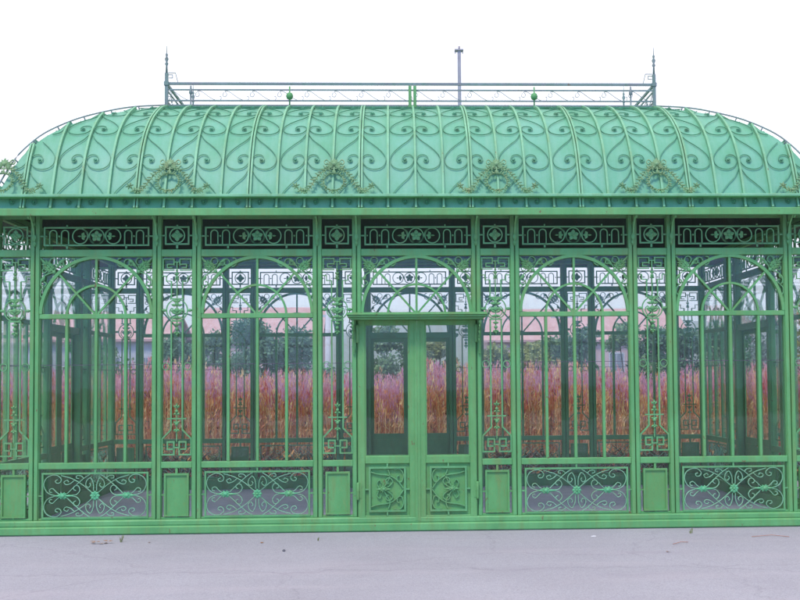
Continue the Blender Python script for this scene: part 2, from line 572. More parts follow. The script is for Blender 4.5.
def corner_scroll_mesh():
    """right upper spandrel: leaf spray and scrolls; mirrored copy for the left"""
    m = MB()
    h = W / 2 - PH
    zt = Z_HEAD - 0.045
    b = 0.011
    # leaf spray from the arch out to the corner
    ox, oz = h - 0.165, zt - 0.175
    m.bar([(ox - 0.02, oz - 0.02), (h - 0.01, zt - 0.012)], 0.014, Y0, Y1)
    for d, L, w in ((0.03, .10, .045), (0.075, .095, .045), (0.12, .075, .04)):
        for da in (0.72, -0.72, 1.25, -1.25):
            m.leaf(ox + d * .7, oz + d * .7, pi / 4 + da, L * (.85 if abs(da) < 1 else .6), w * .55, -0.034)
    m.leaf(ox + .085, oz + .085, pi / 4, 0.10, 0.03, -0.036)
    m.stud(ox, oz, 0.024, -0.036)
    # scroll along the head
    p = smooth([(ox, oz + .01), (ox - .03, zt - .11), (ox - .085, zt - .035), (ox - .145, zt - .03), (ox - .165, zt - .07), (ox - .135, zt - .10), (ox - .105, zt - .08), (ox - .115, zt - .062)], 6)
    m.bar(p, b, Y0, Y1)
    p = smooth([(ox - .165, zt - .07), (ox - .20, zt - .115), (ox - .245, zt - .08), (ox - .235, zt - .025), (ox - .20, zt - .015)], 6)
    m.bar(p, b, Y0, Y1)
    m.leaf(ox - .06, zt - .07, radians(150), .07, .035, -0.034)
    m.leaf(ox - .04, zt - .12, radians(110), .06, .035, -0.034)
    m.bar(circle(h - .155, zt - .052, .040, 18), .009, Y0, Y1, True)
    m.bar(spiral(h - .052, zt - .150, .040, .010, 1.2, 1.4, 22), .009, Y0 + .001, Y1)
    m.bar(spiral(ox - .085, zt - .075, .030, .008, .4, -1.4, 20), .008, Y0 + .001, Y1)
    # scroll down the post
    p = smooth([(ox + .01, oz), (h - .075, oz - .03), (h - .02, oz - .085), (h - .018, oz - .15), (h - .05, oz - .17), (h - .078, oz - .14), (h - .06, oz - .115), (h - .047, oz - .125)], 6)
    m.bar(p, b, Y0, Y1)
    p = smooth([(h - .05, oz - .17), (h - .012, oz - .215), (h - .010, oz - .27), (h - .03, oz - .30)], 6)
    m.bar(p, b, Y0, Y1)
    m.leaf(h - .06, oz - .05, radians(-60), .07, .035, -0.034)
    return m


def curl_pair(m, path, w, y0=Y0, y1=Y1):
    m.bar(path, w, y0, y1)


def wide_grille_mesh():
    """scrolled grille in the foot of a wide bay"""
    m = MB()
    fx, z0, z1 = 0.600, zy(514.5), zy(471)
    zc = (z0 + z1) / 2
    m.bar([(-fx, z0), (fx, z0), (fx, z1), (-fx, z1)], 0.020, -0.036, -0.012, True)
    for s in (1, -1):
        m.bar([(s * fx, zc), (s * (W / 2 - PH), zc)], 0.016, -0.032, -0.014)
    m.bar([(0, z1), (0, Z_CHEST - .036)], 0.018, -0.032, -0.014)
    m.bar([(0, z0), (0, Z_SILL + .022)], 0.018, -0.032, -0.014)
    fr = m
    m = MB()
    ha, hb = fx - 0.009, (z1 - z0) / 2 - 0.009
    w = 0.0075

    def P(pts):
        return [(a * ha, zc + b * hb) for a, b in pts]

    q = []
    # corner scroll: from the side leaf out to the frame and round into a spiral
    q.append(smooth([(-.62, 0), (-.80, -.03), (-.93, -.18), (-.99, -.50), (-.95, -.80), (-.84, -.96), (-.73, -.95), (-.655, -.78), (-.68, -.62), (-.745, -.60), (-.765, -.70), (-.72, -.76)], 6))
    # long curve from the corner spiral to the central rosette
    q.append(smooth([(-.66, -.95), (-.45, -.80), (-.25, -.52), (-.07, -.16)], 6))
    # diagonal from the side leaf to the frame
    q.append(smooth([(-.54, -.10), (-.40, -.42), (-.22, -.80), (-.10, -.99)], 6))
    # C scroll inside the leaf
    q.append(smooth([(-.48, -.02), (-.36, -.06), (-.295, -.26), (-.33, -.46), (-.40, -.44), (-.415, -.30), (-.37, -.24)], 6))
    # small curl outside the leaf
    q.append(smooth([(-.66, -.03), (-.74, -.16), (-.82, -.34), (-.88, -.28), (-.87, -.17), (-.83, -.17)], 5))
    # scroll beside the centre, hung from the frame
    q.append(smooth([(-.03, -.22), (-.035, -.55), (-.09, -.82), (-.16, -.70), (-.18, -.48), (-.13, -.38), (-.085, -.50), (-.11, -.58)], 6))
    # curl off the long curve and a small one at the top of the frame
    q.append(smooth([(-.40, -.72), (-.47, -.58), (-.56, -.52), (-.60, -.64), (-.54, -.72), (-.51, -.64)], 5))
    q.append(smooth([(-.22, -.80), (-.27, -.92), (-.35, -.93), (-.36, -.82), (-.31, -.80)], 5))
    for path in q:
        for sx in (1, -1):
            for sz in (1, -1):
                m.bar(P([(a * sx, b * sz) for a, b in path]), w, Y0 + random.uniform(-.001, .001), Y1)
    return fr, m, zc


def rosette_mesh():
    m = MB()
    m.rosette(0, _zc, 0.058, 8, -0.040)
    return m.mesh('rosette', M['flower'])


def leaf_spray_mesh(s):
    m = MB()
    x = s * 0.365
    for da, L in ((0, .125), (pi, .10)):
        m.leaf(x, _zc, da if s < 0 else pi - da, L, .026, -0.040)
    for da in (0.55, -0.55, 1.1, -1.1, 2.2, -2.2, 2.75, -2.75):
        m.leaf(x, _zc, da, 0.060 - .012 * abs(sin(da)), .028, -0.040)
    m.stud(x, _zc, .024, -0.05)
    return m.mesh('leaf_spray', M['flower'])


def frieze_wide_mesh():
    m = MB()
    b = 0.012
    ya, yb = -0.030, -0.016
    m.bar(px([(-51, 246), (51, 246), (51, 228.5), (-51, 228.5)]), 0.018, ya, yb, True)
    for s in (1, -1):
        m.bar(px([(s * 29, 246), (s * 29, 249.5)]), 0.02, ya, yb)
        m.bar(px([(s * 29, 228.5), (s * 29, 225.8)]), 0.014, ya, yb)
        m.bar(px([(s * 51, 237), (s * 55.2, 237)]), 0.016, ya, yb)
        for x0, x1 in ((-46, -39), (-34.5, -27.5)):
            xc = (x0 + x1) / 2 * s
            r = (x1 - x0) / 2
            p = [(xc - r, 246)] + [(xc + r * cos(a), 234.5 - r * sin(a)) for a in [pi - pi * i / 12 for i in range(13)]] + [(xc + r, 246)]
            m.bar(px(p), b, ya, yb)
        m.stud(s * 36.7 / PX, zy(237), .012, -0.03)
        m.stud(s * 49 / PX, zy(237), .010, -0.03)
        m.bar(px([(s * 16.2 + 7.4 * cos(a), 237 + 7.6 * sin(a)) for a in [2 * pi * i / 22 for i in range(22)]]), b, ya, yb, True)
        m.bar(px(smooth([(s * 12, 230.5), (s * 9.0, 233.5), (s * 7.6, 238), (s * 4.5, 243.2), (0, 244.4)], 5)), b, ya, yb)
        for da in (2.1, 3.1, 4.1):
            a = da if s > 0 else pi - da
            m.leaf(s * 14.5 / PX, zy(237), a, .055, .036, -0.030)
        m.leaf(s * 14.5 / PX, zy(237), 0 if s > 0 else pi, .05, .02, -0.030)
    m.bar(px([(7.2 * cos(a), 237 + 7.4 * sin(a)) for a in [2 * pi * i / 22 for i in range(22)]]), b, ya, yb, True)
    m.rosette(0, zy(237), 0.070, 5, -0.030)
    return m.mesh('frieze_grille', M['iron'])


def frieze_narrow_mesh():
    m = MB()
    ya, yb = -0.030, -0.016
    m.bar(px([(-11.3, 245), (11.3, 245), (11.3, 228), (-11.3, 228)]), 0.018, ya, yb, True)
    m.bar(px([(0, 245), (0, 249.5)]), 0.022, ya, yb)
    m.bar(px([(0, 228), (0, 225.8)]), 0.018, ya, yb)
    for s in (1, -1):
        m.bar(px([(s * 11.3, 236.5), (s * 15.2, 236.5)]), 0.016, ya, yb)
    m.bar(px([(7.3 * cos(a), 236.5 + 7.4 * sin(a)) for a in [2 * pi * i / 24 for i in range(24)]]), .013, ya, yb, True)
    m.rosette(0, zy(236.5), 0.072, 4, -0.030)
    for k in range(4):
        m.leaf(0, zy(236.5), k * pi / 2 + pi / 4 + pi / 2, .05, .03, -0.034)
    return m.mesh('frieze_grille', M['iron'])


def pilaster_scroll_mesh():
    """ornament of a narrow bay: key fret, medallion, long bars and the splayed foot"""
    m = MB()
    b = 0.016
    for s in (1, -1):
        S = lambda pts: px([(a * s, c) for a, c in pts])
        # key fret at the head
        m.bar(S([(2.9, 266.2), (2.9, 260), (13.6, 260), (13.6, 271), (2.6, 271)]), .013, Y0, Y1)
        m.bar(S([(2.9, 265.2), (9.4, 265.2), (9.4, 268.6), (4.6, 268.6)]), .012, Y0 - .001, Y1)
        # long bars
        m.bar(S([(5.5, 282), (5.5, 299)]), b, Y0, Y1)
        m.bar(S([(5.5, 282), (10.5, 282), (10.5, 277), (15.2, 277)]), .010, Y0 + .001, Y1)
        m.bar(S([(5.5, 322), (5.5, 429), (14.2, 438), (14.2, 453.6), (2.6, 453.6), (2.6, 441), (9.0, 441), (9.0, 448.2), (2.6, 448.2)]), .0175, Y0, Y1)
        # studs holding the medallion to the posts
        m.lathe([(.006, 0), (.012, .006), (.016, .022), (.020, .036), (.013, .05), (.007, .062)] if s > 0 else [(.006, 0), (.012, -.006), (.016, -.022), (.020, -.036), (.013, -.05), (.007, -.062)],
                s * 9.8 / PX, -0.026, zy(311), 8, 'x')
        # rings between bar and post
        m.bar(px([(s * 10.6 + 3.5 * cos(a), 366.5 + 3.6 * sin(a)) for a in [2 * pi * i / 16 for i in range(16)]]), .009, Y0, Y1, True)
        # leaves in the medallion
        for z, da, L in ((303.5, .7, .06), (306.5, .2, .07), (310.5, -.2, .08), (315, .5, .08), (317.5, -.35, .06)):
            m.leaf(0, zy(z), da if s > 0 else pi - da, L, .034, -0.036)
        m.bar(S(smooth([(1, 320), (5.5, 317), (7.2, 312), (5, 309), (3.5, 311)], 5)), .010, Y0, Y1)
        # leaf sprays above and below
        for z, da, L in ((276, .9, .035), (279, -.7, .035), (326, .5, .038), (332.5, -.5, .042), (408, .75, .05), (413, -.3, .04), (422.5, .35, .042), (428.5, -.55, .045)):
            m.leaf(0, zy(z), da if s > 0 else pi - da, L, .026, -0.036)
    m.bar(px([(-9.5, 418.2), (9.5, 418.2)]), .015, Y0 - .002, Y1)
    m.bar(px([(-3, 446.6), (3, 446.6)]), .014, Y0 - .002, Y1)
    m.bar(px([(-7, 299.6), (7, 299.6)]), .015, Y0 - .002, Y1)
    m.bar(px([(-6.4, 321.7), (6.4, 321.7)]), .015, Y0 - .002, Y1)
    m.bar(px([(10.3 * cos(a), 310.8 + 10.6 * sin(a)) for a in [2 * pi * i / 28 for i in range(28)]]), .0125, Y0, Y1, True)
    m.bar(px([(-2.9, 263), (2.9, 263)]), .012, Y0 + .001, Y1)
    m.bar(px([(0, 263), (0, 337)]), .012, Y0 + .002, Y1)
    m.bar(px([(0, 403), (0, 441)]), .011, Y0 + .002, Y1)
    for z, r in ((278, .020), (271.5, .014), (305, .024), (311, .03), (318, .02), (325, .018), (329.5, .022), (335, .014), (405.5, .015), (411, .02), (423.5, .022), (430.5, .015)):
        m.stud(0, zy(z), r, -0.038)
    return m.mesh('scrollwork', M['iron'])


def solid_panel_mesh():
    m = MB()
    x, z0, z1 = 0.142, zy(514), zy(472)
    m.bar([(-x + .011, z0 + .011), (x - .011, z0 + .011), (x - .011, z1 - .011), (-x + .011, z1 - .011)], 0.022, -0.042, 0.010, True)
    m.box(-x + .02, x - .02, -0.024, -0.004, z0 + .02, z1 - .02)
    m.bar([(0, z1), (0, Z_CHEST - .036)], 0.026, -0.034, -0.012)
    m.bar([(0, z0), (0, Z_SILL + .022)], 0.026, -0.034, -0.012)
    zc = (z0 + z1) / 2
    for s in (1, -1):
        m.bar([(s * x, zc), (s * (N / 2 - PH), zc)], 0.016, -0.030, -0.014)
    return m.mesh('solid_panel', M['panel'])


me_post = post_mesh()
me_wide = bay_frame_mesh(W / 2 - PH, (-0.338, 0, 0.338), True)
me_narrow = bay_frame_mesh(N / 2 - PH, (), False)
ZJ = 1.955                                            # joint between lower and upper glass
wh, nh = W / 2 - PH, N / 2 - PH
me_pane_w = pane_mesh(-wh, wh, [(Z_SILL + .022, Z_CHEST - .036), (Z_CHEST + .036, ZJ - .002), (ZJ + .002, Z_TRANS - .028), (Z_TRANS + .028, Z_HEAD - .042)])
me_pane_n = pane_mesh(-nh, nh, [(Z_SILL + .022, Z_CHEST - .036), (Z_CHEST + .036, ZJ - .002), (ZJ + .002, Z_HEAD - .042)])


def seam_mesh(h):
    m = MB(); m.box(-h, h, 0.003, 0.010, ZJ - .003, ZJ + .003)
    return m.mesh('pane_joint', M['seam'])


me_seam_w, me_seam_n = seam_mesh(wh), seam_mesh(nh)
me_arch = arch_mesh()
cs = corner_scroll_mesh()
me_corner_r = cs.mesh('corner_scroll', M['iron'])
cs.v = [(-a, b, c) for a, b, c in cs.v]; cs.f = [f[::-1] for f in cs.f]
me_corner_l = cs.mesh('corner_scroll', M['iron'])
_fr, _g, _zc = wide_grille_mesh()
me_grille = _fr.mesh('lower_grille', M['iron'])
me_gscroll = _g.mesh('grille_scrollwork', M['grille'])
me_rosette, me_spray_l, me_spray_r = rosette_mesh(), leaf_spray_mesh(-1), leaf_spray_mesh(1)
me_frieze_w, me_frieze_n = frieze_wide_mesh(), frieze_narrow_mesh()
me_scroll = pilaster_scroll_mesh()
me_solid = solid_panel_mesh()


# ---- doors
def door_leaf_mesh():
    """right leaf, x from 0.006 to 0.69"""
    m = MB()
    x0, x1, zb, zt = 0.0007, 0.688, 0.112, 2.452
    gx0, gx1 = 0.095, 0.612
    ya, yb = -0.075, -0.052
    m.bevbox(x0, gx0, ya, yb, zb, zt, .005)
    m.bevbox(gx1, x1, ya, yb, zb, zt, .005)
    m.bevbox(gx0, gx1, ya + .001, yb, zb, 0.182, .004)
    m.bevbox(gx0, gx1, ya + .001, yb, 0.782, 0.866, .005)
    m.bevbox(gx0, gx1, ya + .001, yb, 2.405, zt, .004)
    # glazing bead
    for a, b_, c, d in ((gx0, gx0 + .014, .866, 2.405), (gx1 - .014, gx1, .866, 2.405)):
        m.box(a, b_, ya + .008, yb, c, d)
    m.box(gx0 + .014, gx1 - .014, ya + .008, yb, .866, .880)
    m.box(gx0 + .014, gx1 - .014, ya + .008, yb, 2.391, 2.405)
    # meeting strip
    m.box(0.0007, x0 + .03, ya - .008, ya + .001, zb + .01, zt - .01)
    return m


def kick_panel_mesh():
    m = MB()
    m.box(0.095, 0.612, -0.046, -0.040, 0.182, 0.782)
    return m


def kick_grille_mesh():
    m = MB()
    x0, x1, z0, z1 = 0.150, 0.560, 0.235, 0.735
    xc, zc = (x0 + x1) / 2, (z0 + z1) / 2
    ya, yb = -0.078, -0.0465
    m.bar([(x0, z0), (x1, z0), (x1, z1), (x0, z1)], .022, ya - .004, yb, True)
    for p in ([(xc, z1), (xc, .782)], [(xc, z0), (xc, .182)], [(x0, zc), (.095, zc)], [(x1, zc), (.612, zc)]):
        m.bar(p, .018, ya, yb)
    ha, hb = (x1 - x0) / 2 - .011, (z1 - z0) / 2 - .011

    def P(pts):
        return [(xc + a * ha, zc + b * hb) for a, b in pts]

    for s in (1, -1):
        F = lambda pts: P([(a, b * s) for a, b in pts])
        m.bar(F(smooth([(-.98, .02), (-.60, .42), (-.10, .66), (.55, .74), (.98, .84)], 7)), .011, ya + .004 + s * .001, yb)
        m.bar(F(smooth([(.30, -.05), (.05, .30), (-.15, .62), (-.05, .95)], 6)), .011, ya + .005, yb)
        m.bar(F(smooth([(-.40, .96), (-.78, .95), (-.96, .68), (-.84, .36), (-.62, .40), (-.58, .60), (-.72, .66)], 6)), .011, ya + .004, yb)
        m.bar(F(smooth([(.30, .03), (-.05, .12), (-.32, .36), (-.12, .56), (.08, .44), (.02, .28), (-.08, .32)], 6)), .011, ya + .006, yb)
        m.bar(F(smooth([(.50, .04), (.62, .30), (.46, .44), (.36, .30)], 5)), .009, ya + .006, yb)
    lx = xc + .22 * ha
    for da in (0, pi, .5, -.5, 2.6, -2.6, 1.2, -1.2):
        L = .095 if da in (0, pi) else .048
        m.leaf(lx, zc, da, L, .024, ya + .001)
    m.stud(lx, zc, .018, ya - .006)
    return m


def hinge_mesh(z, tz):
    m = MB()
    for _ in (0,):
        m.lathe([(.006, -.012), (.016, -.006), (.018, 0), (.018, tz), (.016, tz + .006), (.006, tz + .012)], 0.694, -0.082, z, 10)
        m.lathe([(.021, 0), (.021, .006)], 0.694, -0.082, z + tz / 2 - .003, 10)
        m.box(0.655, 0.69, -0.080, -0.0755, z + .01, z + tz - .01)
    return m


def handle_mesh():
    m = MB()
    m.box(0.035, 0.062, -0.083, -0.0755, 1.06, 1.20)
    m.tube([(0.048, -0.083, 1.15), (0.048, -0.105, 1.15), (0.075, -0.110, 1.15), (0.105, -0.108, 1.148)], .006, 8)
    return m


def mirrored(mb):
    o = MB()
    o.v = [(-a, b, c) for a, b, c in mb.v]; o.f = [f[::-1] for f in mb.f]; o.mi = list(mb.mi); o.sm = list(mb.sm)
    return o


def both(name, mb, mat):
    return mb.mesh(name, mat), mirrored(mb).mesh(name, mat)


me_leaf = both('door_leaf', door_leaf_mesh(), M['door'])
pm = MB(); pm.box(0.097, 0.610, -0.064, -0.059, 0.868, 2.403)
me_dpane = both('pane', pm, M['glass'])
me_kick = both('kick_panel', kick_panel_mesh(), M['door'])
me_kgr = both('kick_grille', kick_grille_mesh(), M['iron'])
me_hinge = both('hinge', hinge_mesh(0.375, .18), M['door'])
me_hinge_up = both('hinge', hinge_mesh(2.20, .19), M['door'])


def canopy_mesh():
    m = MB()
    h = 0.80
    yo = -0.30
    m.bevbox(-h, h, yo, -0.052, 2.478, 2.500, .004)
    m.bevbox(-h - .012, h + .012, yo - .014, -0.052, 2.5005, 2.522, .005)
    m.bevbox(-h + .03, h - .03, yo + .03, -0.053, 2.452, 2.4775, .004)
    m.box(-h - .004, h + .004, yo - .004, -0.053, 2.5225, 2.532)
    return m.mesh('door_canopy', M['door'])


def canopy_bracket_mesh():
    """scroll bracket in the y-z plane, beside the jamb"""
    m = MB()
    p = smooth([(-.26, 2.448), (-.25, 2.40), (-.20, 2.36), (-.14, 2.30), (-.115, 2.22), (-.09, 2.13), (-.075, 2.08)], 6)
    c = smooth([(-.20, 2.36), (-.225, 2.41), (-.175, 2.435), (-.15, 2.40), (-.17, 2.385)], 6)
    e = smooth([(-.14, 2.30), (-.075, 2.33), (-.065, 2.40), (-.10, 2.42), (-.12, 2.39)], 6)
    for q in (p, c, e):
        b = MB(); b.bar(q, .016, -.008, .008)
        m.add([(y, x, z) for x, y, z in b.v], b.f)
    for y, z in ((-.17, 2.33), (-.12, 2.24), (-.22, 2.40)):
        b = MB(); b.leaf(y, z, 2.5, .06, .04, -.012); b.leaf(y, z, 4.0, .05, .035, -.012)
        m.add([(yy, x, zz) for x, yy, zz in b.v], b.f)
    m.box(-.012, .012, -.078, -.052, 2.06, 2.12)
    return m.mesh('bracket', M['door'])


def eave_bracket_mesh():
    m = MB()
    p = smooth([(-.265, 3.625), (-.292, 3.64), (-.285, 3.670), (-.245, 3.672), (-.19, 3.63), (-.125, 3.56), (-.09, 3.47), (-.068, 3.38), (-.056, 3.33)], 6)
    c = smooth([(-.125, 3.545), (-.07, 3.57), (-.085, 3.605), (-.115, 3.60), (-.112, 3.58)], 6)
    e = smooth([(-.09, 3.47), (-.058, 3.43), (-.060, 3.39)], 5)
    for q in (p, c, e):
        b = MB(); b.bar(q, .014, -.009, .009)
        m.add([(y, x, z) for x, y, z in b.v], b.f)
    m.leaf(0, 3.48, -pi / 2, .10, .05, -.088)
    m.leaf(0, 3.40, -pi / 2, .07, .04, -.074)
    return m.mesh('eave_bracket', M['frame'])


me_canopy, me_cbr, me_ebr = canopy_mesh(), canopy_bracket_mesh(), eave_bracket_mesh()


def door_head_mesh():
    m = MB()
    h = W / 2 - PH
    m.bevbox(-h, h, -0.044, 0.04, Z_HEAD - 0.042, Z_HEAD + 0.042, 0.006)
    m.bevbox(-h, h, -0.048, 0.035, Z_TRANS - 0.066, Z_TRANS + 0.028, 0.005)
    for sx in (1, -1):
        m.box(min(sx * h, sx * (h - .008)), max(sx * h, sx * (h - .008)), -0.028, 0.03, Z_TRANS - .06, Z_HEAD + 0.04)
    return m.mesh('fanlight', M['frame'])


me_fan = door_head_mesh()
me_fanpane = pane_mesh(-wh, wh, [(Z_TRANS + .028, Z_HEAD - .042)])


def at(side, x):
    """location and turn of something at x along one of the four walls"""
    return {'front': ((x, 0, 0), 0.0), 'back': ((-x, D, 0), pi),
            'left': ((-HX, HD - x, 0), -pi / 2), 'right': ((HX, HD + x, 0), pi / 2)}[side]


def put(name, me, side, x):
    l, r = at(side, x)
    return link(name, me, gh, l, r)


def sub(name, me, parent):
    return link(name, me, parent)


def wide_bay(side, x):
    w = put('window', me_wide, side, x)
    sub('pane', me_pane_w, w); sub('pane_joint', me_seam_w, w); sub('arch', me_arch, w)
    sub('corner_scroll', me_corner_l, w); sub('corner_scroll', me_corner_r, w)
    sub('lower_grille', me_grille, w); sub('grille_scrollwork', me_gscroll, w); sub('rosette', me_rosette, w); sub('leaf_spray', me_spray_l, w); sub('leaf_spray', me_spray_r, w); sub('frieze_grille', me_frieze_w, w)


def narrow_bay(side, x):
    w = put('pilaster_window', me_narrow, side, x)
    sub('pane', me_pane_n, w); sub('pane_joint', me_seam_n, w); sub('scrollwork', me_scroll, w)
    sub('solid_panel', me_solid, w); sub('frieze_grille', me_frieze_n, w)


def door_bay(side, x):
    f = put('fanlight', me_fan, side, x)
    sub('pane', me_fanpane, f); sub('arch', me_arch, f)
    sub('corner_scroll', me_corner_l, f); sub('corner_scroll', me_corner_r, f); sub('frieze_grille', me_frieze_w, f)
    for i in (0, 1):
        l = put('door_leaf', me_leaf[i], side, x)
        sub('pane', me_dpane[i], l); sub('kick_panel', me_kick[i], l); sub('kick_grille', me_kgr[i], l); sub('hinge', me_hinge[i], l); sub('hinge', me_hinge_up[i], l)
    c = put('door_canopy', me_canopy, side, x)
    for s in (1, -1):
        b = sub('bracket', me_cbr, c); b.location = (s * 0.735, 0, 0)


h = W / 2
posts_f = [h, h + N, h + N + W, h + 2 * N + W, h + 2 * N + 2 * W, h + 3 * N + 2 * W]
for side in ('front', 'back'):
    door_bay(side, 0)
    for s in (1, -1):
        for k, x in enumerate(posts_f):
            put('post', me_post, side, s * x)
            put('eave_bracket', me_ebr, side, s * x)
        for k in range(3):
            narrow_bay(side, s * (h + N / 2 + k * (N + W)))
        for k in range(2):
            wide_bay(side, s * (h + N + W / 2 + k * (N + W)))
for side in ('left', 'right'):
    door_bay(side, 0)
    for s in (1, -1):
        for x in (h, h + N):
            put('post', me_post, side, s * x)
            put('eave_bracket', me_ebr, side, s * x)
        narrow_bay(side, s * (h + N / 2))
        wide_bay(side, s * (h + N + W / 2))


# ---- rings that run round the building
def ring(name, mat, prof, closed=True):
    """profile points (offset outward from the post line, z) swept round the plan with mitred corners"""
    m = MB()
    n = len(prof)
    vs = []
    for sx, sy in ((-1, -1), (1, -1), (1, 1), (-1, 1)):
        for o, z in prof:
            vs.append((sx * (HX + o), HD + sy * (HD + o), z))
    fs = []
    for c in range(4):
        d = (c + 1) % 4
        for i in range(n if closed else n - 1):
            j = (i + 1) % n
            fs.append((c * n + i, d * n + i, d * n + j, c * n + j))
    m.add(vs, fs)
    return link(name, m.mesh(name, mat), gh)


ring('base_sill', M['frame'], [(0.084, 0.0), (0.084, 0.012), (0.10, 0.014), (0.10, 0.082), (0.092, 0.092), (0.074, 0.096), (0.074, 0.103), (0.080, 0.108), (0.080, 0.150), (0.070, Z_SILL), (-0.09, Z_SILL), (-0.09, 0.0)])
ring('eave_beam', M['frame'], [(0.0, Z_BEAM), (0.0, 3.700), (-0.06, 3.700), (-0.06, Z_BEAM)])
ring('soffit', M['painted_shade'], [(0.302, 3.682), (0.302, 3.686), (-0.055, 3.708), (-0.055, 3.702)])  # shade below the overhang is put into this dark colour
ring('fascia', M['frame'], [(0.335, 3.649), (0.34, 3.654), (0.34, 3.727), (0.334, 3.733), (0.03, 3.770), (-0.06, 3.770), (-0.06, 3.711), (0.300, 3.688), (0.305, 3.649)])
ring('gutter_ledge', M['rib'], [(0.135, 3.897), (0.145, 3.903), (0.145, 3.926), (0.138, 3.932), (0.0, 3.938), (-0.02, 3.928), (0.0, 3.897)])

# ---- roof
PROF = [(0.0, 3.715), (0.03, 3.81), (0.06, 3.91), (0.102, 4.03), (0.206, 4.285), (0.30, 4.46), (0.47, 4.685), (0.706, 4.892), (0.94, 5.046), (1.29, 5.225), (1.67, 5.354)]
PROF = [(o, z + .046 - .010 * o / 1.67) for o, z in PROF]
_d = smooth(PROF, 12)
_cum = [0.0]
for i in range(1, len(_d)):
    _cum.append(_cum[-1] + (Vector(_d[i]) - Vector(_d[i - 1])).length)
S_TOT = _cum[-1]


def rp(s):
    """point (o, z) and outward normal of the roof profile at arc length s"""
    s = max(0.0, min(S_TOT, s))
    lo, hi = 0, len(_cum) - 1
    while hi - lo > 1:
        mid = (lo + hi) // 2
        if _cum[mid] <= s:
            lo = mid
        else:
            hi = mid
    t = (s - _cum[lo]) / max(1e-9, _cum[hi] - _cum[lo])
    a, b = Vector(_d[lo]), Vector(_d[hi])
    p = a + (b - a) * t
    d = (b - a).normalized()
    return p, Vector((-d.y, d.x))       # normal (o, z): towards outside and up


def s_of_o(o):
    for i in range(1, len(_d)):
        if _d[i][0] >= o:
            t = (o - _d[i - 1][0]) / (_d[i][0] - _d[i - 1][0])
            return _cum[i - 1] + t * (_cum[i] - _cum[i - 1])
    return S_TOT


WALLO = 0.05


def roof_map(v):
    """(x, height above the sheet, arc length) -> wall-local coordinates"""
    x, nrm, s = v
    p, n = rp(s)
    q = p + n * nrm
    return (x, -WALLO + q.x, q.y)


HALF = {'front': HX + WALLO, 'back': HX + WALLO, 'left': HD + WALLO, 'right': HD + WALLO}

# one sheet over the four faces, and the flat top
m = MB()
steps = [S_TOT * i / 40 for i in range(41)]
vs = []
for s in steps:
    p, _n = rp(s)
    for sx, sy in ((-1, -1), (1, -1), (1, 1), (-1, 1)):
        vs.append((sx * (HX + WALLO - p.x), HD + sy * (HD + WALLO - p.x), p.y))
fs = []
for i in range(40):
    for c in range(4):
        d = (c + 1) % 4
        fs.append((i * 4 + c, i * 4 + d, (i + 1) * 4 + d, (i + 1) * 4 + c))
fs.append((160, 161, 162, 163))
m.add(vs, fs)
link('roof', m.mesh('roof', M['roof']), gh)

# dark sheet added below the roof, its colour stands in for interior shade
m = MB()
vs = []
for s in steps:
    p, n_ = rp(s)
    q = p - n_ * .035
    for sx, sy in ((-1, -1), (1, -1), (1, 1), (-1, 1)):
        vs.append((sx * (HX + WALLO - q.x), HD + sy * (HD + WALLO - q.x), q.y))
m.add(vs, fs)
link('roof_shade_sheet', m.mesh('roof_shade_sheet', M['painted_shade']), gh)

TOPX, TOPY = HX + WALLO - 1.67, HD + WALLO - 1.67
ST = 0.030                      # ironwork stands this far off the sheet


def rib_mesh(side, x, double):
    half = HALF[side]
    lim = half - abs(x)
    s1 = min(S_TOT, s_of_o(lim)) if lim < 1.67 else S_TOT
    m = MB()
    offs = (-0.017, 0.017) if double else (0.0,)
    w = 0.0105 if double else 0.0125
    n = 34
    for o in offs:
        vs, fs = [], []
        for i in range(n + 1):
            s = 0.01 + (s1 - 0.012) * i / n
            for dx, dn in ((-w, ST + .012), (w, ST + .012), (w, 0.0), (-w, 0.0)):
                vs.append(roof_map((o + dx, dn, s)))
        for i in range(n):
            for k in range(4):
                l = (k + 1) % 4
                fs.append((i * 4 + k, i * 4 + l, (i + 1) * 4 + l, (i + 1) * 4 + k))
        fs += [(3, 2, 1, 0), (n * 4, n * 4 + 1, n * 4 + 2, n * 4 + 3)]
        m.add(vs, fs)
    return m.mesh('rib', M['rib']) if s1 > 0.12 else None


MOTIF = smooth([(1.0, .46), (.80, .335), (.50, .235), (.22, .13), (.06, .03), (.09, -.07), (.26, -.125), (.52, -.142), (.78, -.115), (.94, -.05),
                (.975, .01), (.90, .058), (.75, .076), (.59, .056), (.52, .006), (.57, -.032), (.67, -.032), (.70, .0), (.64, .014)], 5)


def roof_scroll_mesh(side, xa, xb, flipx):
    """scrolls of one gap between two ribs; xb is the rib the scrolls grow from"""
    half = HALF[side]
    m = MB()
    for s0, ks in ((0.10, 1.0), (0.672, 1.0), (1.245, 0.98), (1.79, 0.94), (2.20, 0.72)):
        run = []
        runs = [run]
        for a, ds in MOTIF:
            x = xa + (xb - xa) * (0.035 + a * 0.93)
            s = s0 + ds * 0.98 * ks
            ok = 0.02 < s < S_TOT - 0.02 and rp(s)[0].x < half - abs(x) - 0.05
            if ok:
                run.append((x, s))
            elif run:
                run = []; runs.append(run)
        for r in runs:
            if len(r) > 2:
                b = MB(); b.bar(r, .0072, 0.014, 0.024)
                m.add([roof_map(v) for v in b.v], b.f)
        ex, es = xa + (xb - xa) * (0.035 + .62 * .93), s0 - .008
        if 0.03 < es < S_TOT - 0.03 and rp(es)[0].x < half - abs(ex) - 0.06:
            b = MB(); b.lathe([(.013, .012), (.017, .020), (.014, .032), (.005, .037)], ex, 0, es, 8, 'y')
            m.add([roof_map(v) for v in b.v], b.f)
    return m.mesh('roof_scrollwork', M['roofscroll']) if m.v else None


